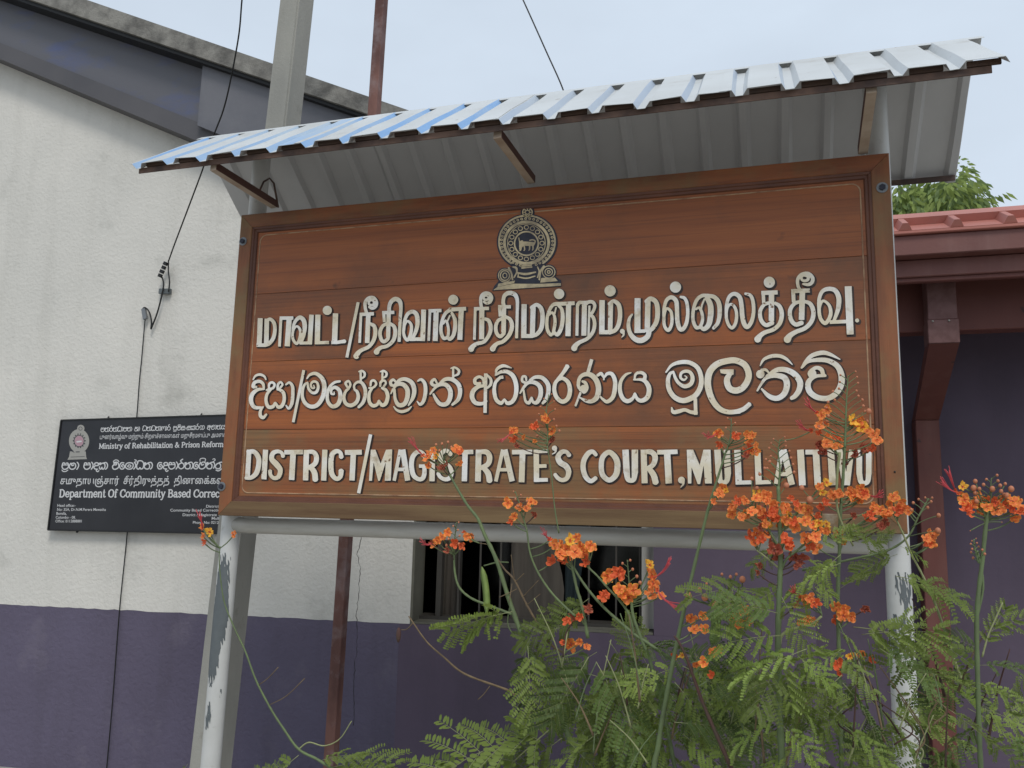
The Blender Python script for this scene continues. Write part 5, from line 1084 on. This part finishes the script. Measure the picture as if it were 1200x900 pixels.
# --- shrub B: middle, over the window
B = Plant('peacock_flower_shrub', 785, 2.22, 'flowering shrub with orange clusters in front of the dark window')
B.stem([(800, 990), (787, 880), (776, 830), (762, 775), (750, 745), (742, 722), (740, 705)], 5, 3.5, ground=True)
B.stem([(850, 900), (800, 790), (765, 758), (743, 743), (713, 717), (694, 697), (680, 678), (672, 664)], 4.5, 2.6, dY=0)
B.stem([(743, 743), (738, 722), (727, 705), (713, 690), (700, 675), (687, 663)], 3, 2.2)
B.stem([(689, 748), (682, 710), (676, 690), (670, 662)], 4.2, 3.4)
B.stem([(674, 722), (662, 711), (645, 693), (630, 670), (621, 647), (617, 620), (610, 598)], 3, 1.8)
B.stem([(660, 770), (662, 748), (666, 735)], 2.5, 2, 'redstem'); B.stem([(657, 792), (665, 740)], 2, 1.5, 'rachis')
for x, y, k, r, in ((651, 640, 'o', 9), (647, 656, 'r', 9), (656, 651, 'o', 10), (664, 645, 'o', 10), (670, 632, 'Y', 10), (676, 630, 'y', 8), (673, 646, 'o', 11), (683, 649, 'o', 10), (687, 657, 'r', 9), (692, 639, 'o', 10), (695, 641, 'o', 7), (679, 641, 'y', 8), (661, 657, 'r', 8), (668, 655, 'o', 8), (655, 636, 'y', 7),
                   (712, 676, 'o', 13), (724, 671, 'r', 12), (708, 698, 'r', 13), (727, 692, 'y', 11), (736, 701, 'y', 11), (741, 691, 'y', 10), (731, 697, 'o', 9), (760, 664, 'Y', 9), (764, 674, 'y', 9), (767, 685, 'o', 11), (764, 697, 'o', 10), (774, 697, 'o', 8),
                   (664, 727, 'r', 8), (672, 725, 'w', 7), (679, 723, 'r', 7), (690, 716, 'w', 8), (670, 755, 'o', 11), (679, 753, 'y', 9), (687, 757, 'o', 6), (661, 752, 'r', 5)): B.flower(x, y, k, r)
B.flower(644, 633, 'r', 5, (-8, -10)); B.flower(765, 678, 'r', 5, (20, -22)); B.flower(770, 690, 'r', 4, (24, 20))
B.spike([(738, 700), (737, 680), (735, 656)], 8, 16, 2.2, 2.2)
for x, y in ((624, 560), (655, 592), (660, 600)): pass
for x, y, k, r in ((596, 590, 'y', 8), (601, 603, 'o', 8), (599, 611, 'r', 6), (608, 595, 'o', 7), (616, 595, 'o', 8), (622, 588, 'y', 9), (626, 589, 'y', 6), (625, 602, 'w', 7)): B.flower(x, y, k, r)
B.spike([(614, 600), (608, 588), (604, 576)], 5, 10)
B.stem([(655, 625), (650, 595), (646, 555), (641, 520)], 1.8, 1.3); B.spike([(641, 522), (642, 505), (640, 485), (643, 462)], 12, 20)
for x, y, k, r in ((602, 503, 'o', 7), (605, 513, 'r', 8), (614, 512, 'o', 6), (608, 523, 'w', 6), (637.5, 492, 'y', 8), (628, 501, 'r', 9), (646, 507, 'o', 9), (648, 514, 'w', 6), (627, 517, 'o', 5), (622, 501, 'o', 6), (641, 494, 'o', 5)): B.flower(x, y, k, r)
B.flower(600, 508, 'r', 4, (-14, 8))
B.pod(838, 717, 834, 756, 11, 2.2)
for a in ((674, 728, 600, 752), (700, 765, 640, 800), (690, 770, 650, 850), (720, 770, 790, 800), (715, 750, 760, 820), (740, 760, 800, 750), (700, 775, 745, 850), (725, 790, 700, 860), (690, 790, 745, 800), (760, 800, 700, 830), (770, 790, 820, 850), (680, 800, 640, 860), (745, 830, 800, 890), (740, 840, 680, 890), (780, 860, 850, 880), (700, 860, 640, 905), (735, 870, 770, 930), (760, 780, 735, 735), (690, 700, 645, 735), (800, 830, 745, 900)): B.leaf(*a, RL.choice('nnnd'), None, None, RL.uniform(.5, 1.0), RL.uniform(-.4, .4))
B.done()
# --- shrub C: tall thin green stem between window and thick stem
C = Plant('peacock_flower_shrub', 772, 2.12, 'flowering shrub with a thin arching stem rising just right of the window')
C.stem([(764, 960), (772, 870), (784, 800), (797, 735), (812, 670), (829, 600), (838, 570), (851, 528)], 7, 2.2, ground=True)
C.stem([(915, 770), (880, 748), (857, 732), (837, 712), (818, 704), (806, 699)], 3.6, 2.2)
C.stem([(857, 900), (840, 862), (822, 820), (808, 780), (798, 757), (790, 745)], 5, 2.4, 'redstem', Y=2.0)
for x, y, k, r in ((811, 723, 'o', 9), (822, 724, 'o', 9), (812, 737, 'o', 9), (825, 736, 'o', 8), (860, 722, 'o', 9), (871, 717, 'o', 10), (878, 727, 'o', 9), (866, 733, 'o', 9),
                   (801, 766, 'Y', 6), (791, 767, 'r', 6), (825, 777, 'o', 8), (834, 766, 'y', 8), (843, 763, 'o', 6), (836, 791, 'r', 6), (817, 778, 'o', 6)): C.flower(x, y, k, r)
for a, b, bu in (((838, 712), (807, 698), 3.6), ((836, 711), (826, 700), 3.8), ((840, 714), (838, 709), 3.6), ((850, 728), (854, 711), 3.2), ((870, 690), (870, 679), 3.4), ((852, 695), (846, 673), 1.6), ((852, 695), (863, 673), 1.6), ((836, 710), (828, 684), 1.4), ((838, 712), (820, 691), 2.2), ((852, 696), (856, 676), 1.8)): C.twig((*a, 2.12), (*b, 2.11), 1.5, 'stem', .05, bu)
C.spike([(851, 530), (856, 512), (857, 490)], 7, 16)
for x, y, k, r in ((840, 506, 'o', 8), (862, 513, 'r', 8), (874, 511, 'y', 8), (880, 516, 'y', 8), (884, 512, 'y', 7), (886, 520, 'y', 6), (845, 521, 'r', 7), (879, 529, 'r', 9), (874, 534, 'w', 6), (884, 527, 'o', 7), (847, 572, 'y', 9), (852, 577, 'Y', 6), (843, 580, 'o', 8), (837, 588, 'o', 6)): C.flower(x, y, k, r)
C.flower(840, 507, 'r', 4, (-14, 2))
for a in ((797, 770, 855, 765), (792, 780, 740, 800), (800, 780, 862, 815), (790, 800, 840, 860), (785, 810, 730, 860), (780, 830, 830, 900), (790, 845, 880, 850), (775, 870, 715, 900), (810, 800, 870, 790), (800, 860, 860, 905), (880, 690, 816, 690), (880, 760, 830, 800)): C.leaf(*a, RL.choice('nnnyd'), None, None, RL.uniform(.5, 1.0), RL.uniform(-.4, .4))
C.leaf(860, 690, 848, 735, 'd', 2.2)
C.done()
# --- shrub D: thick stem with the big cluster
Dp = Plant('peacock_flower_shrub', 916, 2.02, 'tallest flowering shrub, densest orange flowers at the lower right of the sign')
Dp.stem([(919, 990), (916, 890), (913, 820), (912, 740), (914, 680), (915, 640), (913, 600), (912, 570)], 9, 4, ground=True)
Dp.spike([(912, 575), (914, 550), (912, 530), (914, 515)], 14, 24, 2.6)
Dp.stem([(990, 990), (986, 890), (984, 800), (982, 700), (984, 640), (985, 600), (988, 560), (990, 520)], 5.5, 3, Y=2.2, ground=True)
Dp.stem([(1000, 640), (982, 600), (981, 560), (984, 530)], 2, 3.2, 'rachis', Y=2.18)
Dp.seg = [(q[0], q[1], q[2]) for q in Dp.seg]
Dp.spike([(990, 525), (991, 500), (992, 470), (994, 440)], 22, 34, 3.0, 1.8)
Dp.stem([(913, 762), (916, 745), (930, 737), (950, 732), (963, 722)], 4, 2.6, 'rachis'); Dp.stem([(963, 722), (958, 700), (952, 690)], 2, 1.5)
Dp.stem([(912, 665), (900, 655), (887, 645)], 2.4, 2, 'rachis'); Dp.stem([(914, 672), (922, 655), (940, 640), (960, 620)], 3, 2)
Dp.stem([(912, 640), (900, 620), (890, 600), (880, 590)], 3, 2); Dp.stem([(914, 625), (930, 605), (945, 590), (958, 574)], 3, 1.6); Dp.stem([(984, 640), (972, 625), (960, 612)], 2, 1.5, Y=2.2)
big = ((859, 594, 'o', 10), (857, 602, 'o', 8), (863, 588, 'r', 7), (873, 587, 'o', 8), (884, 583, 'y', 9), (887, 577, 'Y', 7), (893, 585, 'o', 8), (900, 579, 'o', 9), (899, 588, 'o', 8), (892, 599, 'o', 10), (894, 606, 'r', 8), (873, 602, 'y', 9), (881, 600, 'o', 9), (868, 606, 'o', 7), (909, 594, 'o', 12), (904, 601, 'r', 9), (922, 596, 'o', 10), (911, 606, 'r', 9), (921, 609, 'y', 9), (925, 604, 'Y', 7), (917, 615, 'o', 9),
       (938, 595, 'o', 9), (947, 597, 'o', 9), (950, 603, 'o', 8), (943, 611, 'o', 9), (934, 618, 'o', 9), (930, 612, 'r', 8), (952, 616, 'o', 9), (959, 614, 'Y', 8), (962, 620, 'y', 7), (969, 615, 'Y', 7), (972, 620, 'Y', 7), (966, 622, 'y', 7), (895, 613, 'y', 8), (901, 617, 'Y', 7), (889, 617, 'w', 6), (880, 628, 'r', 10), (888, 624, 'o', 9), (893, 632, 'r', 9), (884, 636, 'o', 8), (897, 627, 'o', 8),
       (921, 635, 'r', 10), (926, 640, 'r', 8), (945, 632, 'o', 11), (957, 631, 'o', 10), (955, 640, 'o', 10), (948, 639, 'r', 9), (908, 645, 'w', 10), (914, 652, 'w', 8), (904, 640, 'w', 8), (929, 655, 'w', 9), (938, 658, 'w', 9), (934, 664, 'w', 7), (890, 664, 'w', 7), (887, 670, 'w', 5), (926, 583, 'r', 6), (933, 589, 'r', 7), (963, 594, 'r', 7), (968, 590, 'r', 6), (957, 604, 'r', 6),
       (984, 629, 'o', 9), (988, 634, 'o', 7), (982, 623, 'r', 6), (943, 702, 'o', 9), (950, 700, 'o', 9), (953, 706, 'r', 9), (946, 708, 'o', 7), (931, 711, 'w', 7), (945, 728, 'o', 8), (951, 726, 'o', 7), (939, 731, 'r', 6), (979, 709, 'y', 10), (988, 712, 'y', 8), (980, 726, 'r', 9), (987, 724, 'o', 8), (996, 725, 'o', 8), (1014, 716, 'w', 8), (997, 770, 'Y', 6), (1009, 768, 'y', 6), (982, 779, 'r', 9), (983, 789, 'r', 6), (1022, 775, 'r', 6),
       (964, 486, 'y', 9), (969, 482, 'y', 7), (960, 500, 'o', 9), (966, 498, 'o', 8), (958, 506, 'r', 6), (998, 492, 'Y', 9), (1003, 497, 'y', 9), (1012, 500, 'Y', 9), (1008, 493, 'o', 7), (1017, 504, 'y', 6), (972, 514, 'o', 8), (979, 511, 'r', 8), (984, 519, 'o', 8), (978, 524, 'o', 8), (970, 519, 'o', 8), (961, 522, 'w', 8), (965, 531, 'w', 6), (1024, 510, 'o', 9), (1029, 516, 'o', 8), (1022, 526, 'r', 7), (1004, 531, 'w', 8), (1012, 528, 'w', 8), (988, 545, 'w', 6),
       (962, 571, 'y', 8), (968, 566, 'Y', 7), (963, 576, 'Y', 6), (978, 580, 'o', 9), (984, 577, 'o', 8), (974, 578, 'o', 7), (996, 578, 'o', 9), (1000, 583, 'o', 7), (1008, 575, 'o', 8), (1012, 582, 'o', 9), (1006, 588, 'y', 8), (1014, 577, 'r', 6),
       (1019, 602, 'r', 9), (1025, 596, 'o', 9), (1031, 600, 'o', 8), (1041, 600, 'o', 9), (1038, 603, 'o', 7), (1017, 607, 'r', 7), (1036, 614, 'w', 8), (1031, 618, 'w', 6), (1000, 606, 'w', 6))
for f in big: Dp.flower(*f)
Dp.flower(958, 484, 'r', 4, (-13, -14)); Dp.flower(952, 504, 'r', 4, (-15, -8)); Dp.flower(1016, 580, 'r', 4, (16, -2)); Dp.flower(905, 608, 'r', 4, (-10, -12)); Dp.flower(938, 700, 'r', 4, (-9, -10))
for x, y, bu in ((921.5, 569, 3.2), (939.5, 572, 3), (949, 586, 4), (1018, 482, 3), (887, 572, 2.2), (881, 561, 2), (902, 541, 1.8), (899, 549, 1.6)): q = Dp.near(x, y, 10); Dp.twig(q[1], (x, y, q[1][2]), 1.3, 'stem', .05, bu)
for a in ((915, 745, 845, 752), (912, 720, 850, 700), (915, 700, 950, 760), (914, 690, 858, 720), (985, 660, 925, 680), (985, 650, 940, 690), (984, 690, 1010, 670), (915, 780, 975, 760), (913, 790, 860, 780), (913, 800, 850, 820), (914, 800, 960, 850), (914, 820, 985, 830), (916, 840, 860, 870), (915, 850, 960, 890), (986, 760, 940, 790), (985, 770, 1030, 800), (986, 790, 930, 840), (987, 800, 1035, 850), (988, 830, 940, 880), (988, 850, 1040, 890), (915, 870, 870, 905), (990, 880, 1030, 920), (914, 760, 890, 820), (984, 740, 1015, 760), (915, 760, 920, 820), (960, 860, 900, 895)): Dp.leaf(*a, RL.choice('nnnyd'), None, None, RL.uniform(.4, 1.0), RL.uniform(-.5, .5))
Dp.leaf(945, 760, 862, 790, 'y', 1.95, -.02, .3, 0); Dp.leaf(935, 770, 975, 800, 'y', 1.94, -.02, .9)
for a in ((960, 640, 1000, 620), (985, 615, 1030, 630), (912, 640, 880, 660), (930, 650, 975, 665), (940, 660, 980, 700), (915, 680, 875, 715)): Dp.leaf(*a, 'n', 2.12, 0, .8)
Dp.done()
# --- shrub E: right side
E_ = Plant('peacock_flower_shrub', 1148, 2.10, 'flowering shrub at the right edge, one wide orange flower head against purple wall')
E_.stem([(1155, 990), (1149, 890), (1146, 800), (1145, 720), (1151, 660), (1156, 610), (1158, 596)], 5.5, 4, ground=True)
E_.spike([(1158, 600), (1160, 580), (1162, 560)], 10, 24, 2.4, 2.2)
E_.stem([(1146, 720), (1152, 690), (1150, 665), (1145, 645)], 2.6, 2.2); E_.spike([(1147, 660), (1143, 645), (1141, 632)], 10, 10, 2, 1.3)
E_.stem([(1151, 770), (1158, 745), (1168, 722), (1175, 706)], 2, 1.6, 'rachis')
for x, y, k, r in ((1129, 571, 'Y', 7), (1126, 579, 'y', 6), (1131, 585, 'o', 8), (1133, 594, 'r', 9), (1139, 590, 'o', 9), (1136, 600, 'r', 7), (1148, 586, 'o', 9), (1155, 587, 'o', 9), (1150, 596, 'y', 9), (1157, 594, 'o', 7), (1167, 588, 'r', 9), (1174, 588, 'o', 9), (1171, 598, 'o', 9), (1184, 587, 'o', 8), (1190, 586, 'o', 7), (1187, 596, 'r', 9), (1195, 594, 'o', 8), (1191, 606, 'o', 7), (1199, 599, 'r', 7), (1180, 592, 'r', 6)): E_.flower(x, y, k, r)
E_.flower(1121, 577, 'r', 4, (-22, -16)); E_.flower(1120, 574, 'r', 3, (-9, -24))
for x, y, bu in ((1141, 572, 3), (1143, 564, 2.2), (1185, 573, 3), (1178, 567, 1.6), (1163, 573, 2.8), (1180, 581, 3), (1174, 612, .6), (1137, 622, .6), (1138, 604, .6)): E_.twig((1157, 612, 2.1), (x, y, 2.09), 1.3, 'stem', -.05, bu)
# branch from the post with a flower and buds
E_.stem([(1128, 800), (1115, 764), (1104, 730), (1093, 700), (1080, 672), (1069, 651), (1058, 625), (1049, 606)], 3.2, 1.8, 'rachis', Y=2.3)
E_.stem([(940, 668), (1000, 655), (1040, 645), (1064, 629), (1076, 606), (1085, 589)], 3, 1.6, Y=2.32)
E_.spike([(1076, 606), (1083, 594), (1088, 584)], 7, 16, 1.8, 1.7); E_.twig((1064, 629, 2.32), (1099, 622, 2.3), 1.2, 'stem', -.05, 3); E_.twig((1068, 618, 2.32), (1100, 604, 2.3), 1.2, 'stem', -.1, 2.2)
for x, y, k, r in ((1085, 630, 'o', 7), (1091, 627, 'o', 8), (1094, 636, 'o', 8), (1088, 637, 'r', 6), (1048, 583, 'o', 8), (1043, 588, 'y', 7), (1056, 590, 'o', 8), (1060, 596, 'o', 8), (1064, 602, 'o', 7), (1052, 597, 'r', 8), (1067, 595, 'r', 6)): E_.flower(x, y, k, r)
E_.leaf(1052, 650, 1005, 668, 'n', 2.34); E_.leaf(1020, 640, 1000, 618, 'y', 2.3, 0, .6); E_.leaf(1028, 640, 1042, 622, 'n', 2.3, 0, .6); E_.leaf(1055, 640, 1088, 655, 'n', 2.3, 0, .3)
E_.leaf(1050, 676, 1145, 692, 'n', 2.2, 0, .15, .3); E_.leaf(1055, 678, 1115, 702, 'n', 2.25, 0, .4)
E_.leaf(1153, 760, 1180, 705, 'n', 2.1, 0, 1.0, .1); E_.leaf(1160, 740, 1215, 715, 'n', 2.15, 0, .8)
for a in ((1000, 735, 1130, 740), (1010, 745, 1090, 730), (1060, 790, 1150, 810), (1050, 780, 1160, 800), (1100, 760, 1020, 790), (1140, 780, 1080, 830), (1146, 800, 1200, 820), (1147, 810, 1090, 850), (1040, 810, 1110, 850), (1020, 820, 1080, 880), (1148, 830, 1210, 850), (1149, 850, 1090, 890), (1150, 860, 1200, 900), (1060, 850, 1010, 890), (1110, 830, 1170, 870), (1080, 870, 1140, 905), (1030, 760, 1100, 800), (1148, 780, 1205, 775), (1175, 840, 1220, 800), (1120, 880, 1060, 910), (1010, 850, 1060, 910), (1146, 760, 1110, 745)): E_.leaf(*a, RL.choice('nnyyd'), RL.uniform(2.0, 2.4), None, RL.uniform(.3, .9), RL.uniform(-.5, .5))
for i in range(9):
    x0, y0 = RL.uniform(1000, 1150), RL.uniform(770, 880); E_.stem([(x0, y0 + 20), (x0 + RL.uniform(-30, 30), y0), (x0 + RL.uniform(-60, 60), y0 - RL.uniform(10, 50))], 1.8, 1.2, RL.choice(['rachis', 'twig', 'redstem']), Y=2.1)
E_.done()
# --- shrub F: low on the left with a long arching shoot
F_ = Plant('peacock_flower_shrub', 400, 2.35, 'low flowering shrub with one thin shoot arching up past the left post')
F_.stem([(470, 960), (420, 915), (395, 904), (372, 890), (350, 878), (333, 855), (317, 830), (300, 797), (287, 762), (273, 732), (262, 702), (257, 660), (258, 640)], 4.4, 1.3, ground=True)
F_.twig((303, 803, 2.35), (326, 782, 2.33), 1.2, 'twig', .1); F_.twig((316, 826, 2.35), (357, 795, 2.33), 1.2, 'twig', .15)
F_.stem([(350, 878), (362, 870), (380, 874), (398, 866), (412, 845)], 2, 1.2, 'rachis')
for x, y, k, r in ((247, 623, 'Y', 8), (238, 618, 'y', 7), (240, 627, 'o', 8), (238, 636, 'r', 7), (273, 626, 'o', 8)): F_.flower(x, y, k, r)
F_.flower(236, 620, 'r', 4, (-4, -18))
for a in ((360, 885, 328, 897), (375, 892, 420, 870), (390, 900, 450, 885), (385, 900, 430, 915), (350, 884, 300, 925), (400, 905, 455, 900), (220, 895, 205, 915)): F_.leaf(*a, 'n', 2.35, 0, .9)
F_.done()
# bare stalks and twigs threading through the bushes
for pl_, x0, x1, n in ((B, 640, 770, 12), (C, 740, 850, 9), (Dp, 850, 1010, 14), (E_, 1010, 1190, 14)):
    for i in range(n):
        xa_, ya_ = RL.uniform(x0, x1), RL.uniform(800, 905); dx_ = RL.uniform(-45, 45); h_ = RL.uniform(40, 120); Y_ = RL.uniform(1.98, 2.25)
        pl_.stem([(xa_, ya_), (xa_ + dx_ * .45, ya_ - h_ * .55), (xa_ + dx_, ya_ - h_)], RL.uniform(1.6, 3), 1.0, RL.choice(['rachis', 'rachis', 'stem', 'twig', 'redstem']), Y=Y_)
# extra depth: darker leaves behind the front ones
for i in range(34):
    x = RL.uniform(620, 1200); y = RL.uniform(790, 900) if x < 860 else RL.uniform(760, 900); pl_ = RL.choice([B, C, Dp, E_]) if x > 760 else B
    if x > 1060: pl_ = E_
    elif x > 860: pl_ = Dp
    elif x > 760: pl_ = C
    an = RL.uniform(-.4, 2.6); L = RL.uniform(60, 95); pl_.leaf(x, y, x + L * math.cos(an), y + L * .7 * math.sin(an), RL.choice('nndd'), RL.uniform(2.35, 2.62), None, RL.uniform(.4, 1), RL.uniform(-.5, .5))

# ------------------------------------------------------------------ far tree over the terracotta roof
tr = empty('leafy_tree', (U(1085, 400, 9).x, 9, 0)); tag(tr, 'leafy green tree top showing over the terracotta roof', 'tree')
bx = U(1085, 240, 9); mb = MB(); mb.tube(spl([(bx.x, 9, -.1), (bx.x + .05, 9, 1.8), (bx.x - .05, 9.05, 3.4), (bx.x + .05, 9, bx.z + .1)]), [.16, .15, .13, .11, .1] + [.09] * 11 if False else .11, 10)
for x, y in ((1055, 225), (1120, 215), (1135, 235), (1075, 235), (1095, 228)): q = U(x, y, 9); mb.tube(spl([(bx.x, 9, bx.z - .9), (bx + q) / 2 - Vector((0, 0, .2)), q]), .03, 6)
mb.build('trunk', M['trunk'], tr)
cr = MB(); rg = random.Random(5)
for cx_, cy_, rx_, n in ((1056, 236, 14, 36), (1070, 245, 14, 30), (1115, 218, 12, 26), (1120, 238, 16, 34), (1134, 244, 10, 16), (1094, 249, 12, 20), (1060, 222, 10, 12), (1045, 250, 20, 20), (1106, 232, 9, 16)):
    for i in range(n):
        px_, py_ = cx_ + rg.gauss(0, rx_ * .42), cy_ + rg.gauss(0, rx_ * .42); c = U(px_, py_, 9 + rg.uniform(-.6, .6)); dr = Vector((rg.uniform(-1, 1), rg.uniform(-.6, .6), rg.uniform(-.5, .5))).normalized()
        for j in range(9):
            s_ = 1 if j % 2 else -1; b0 = c + dr * (.035 * j); e = (dr * .6 + Vector((rg.uniform(-.3, .3), 0, 1)).cross(dr) * s_ * .2 + Vector((s_ * .25, rg.uniform(-.3, .3), -.75))).normalized(); L = rg.uniform(.09, .17); f = e.cross(Vector((0, 1, 0))).normalized() * .017
            cr.add([b0, b0 + e * L * .4 + f, b0 + e * L, b0 + e * L * .4 - f], [(0, 1, 2, 3)], 0 if rg.random() < .4 else 1)
o = cr.build('crown', [M['leafd'], M['leaf']], tr); o['kind'] = 'stuff'
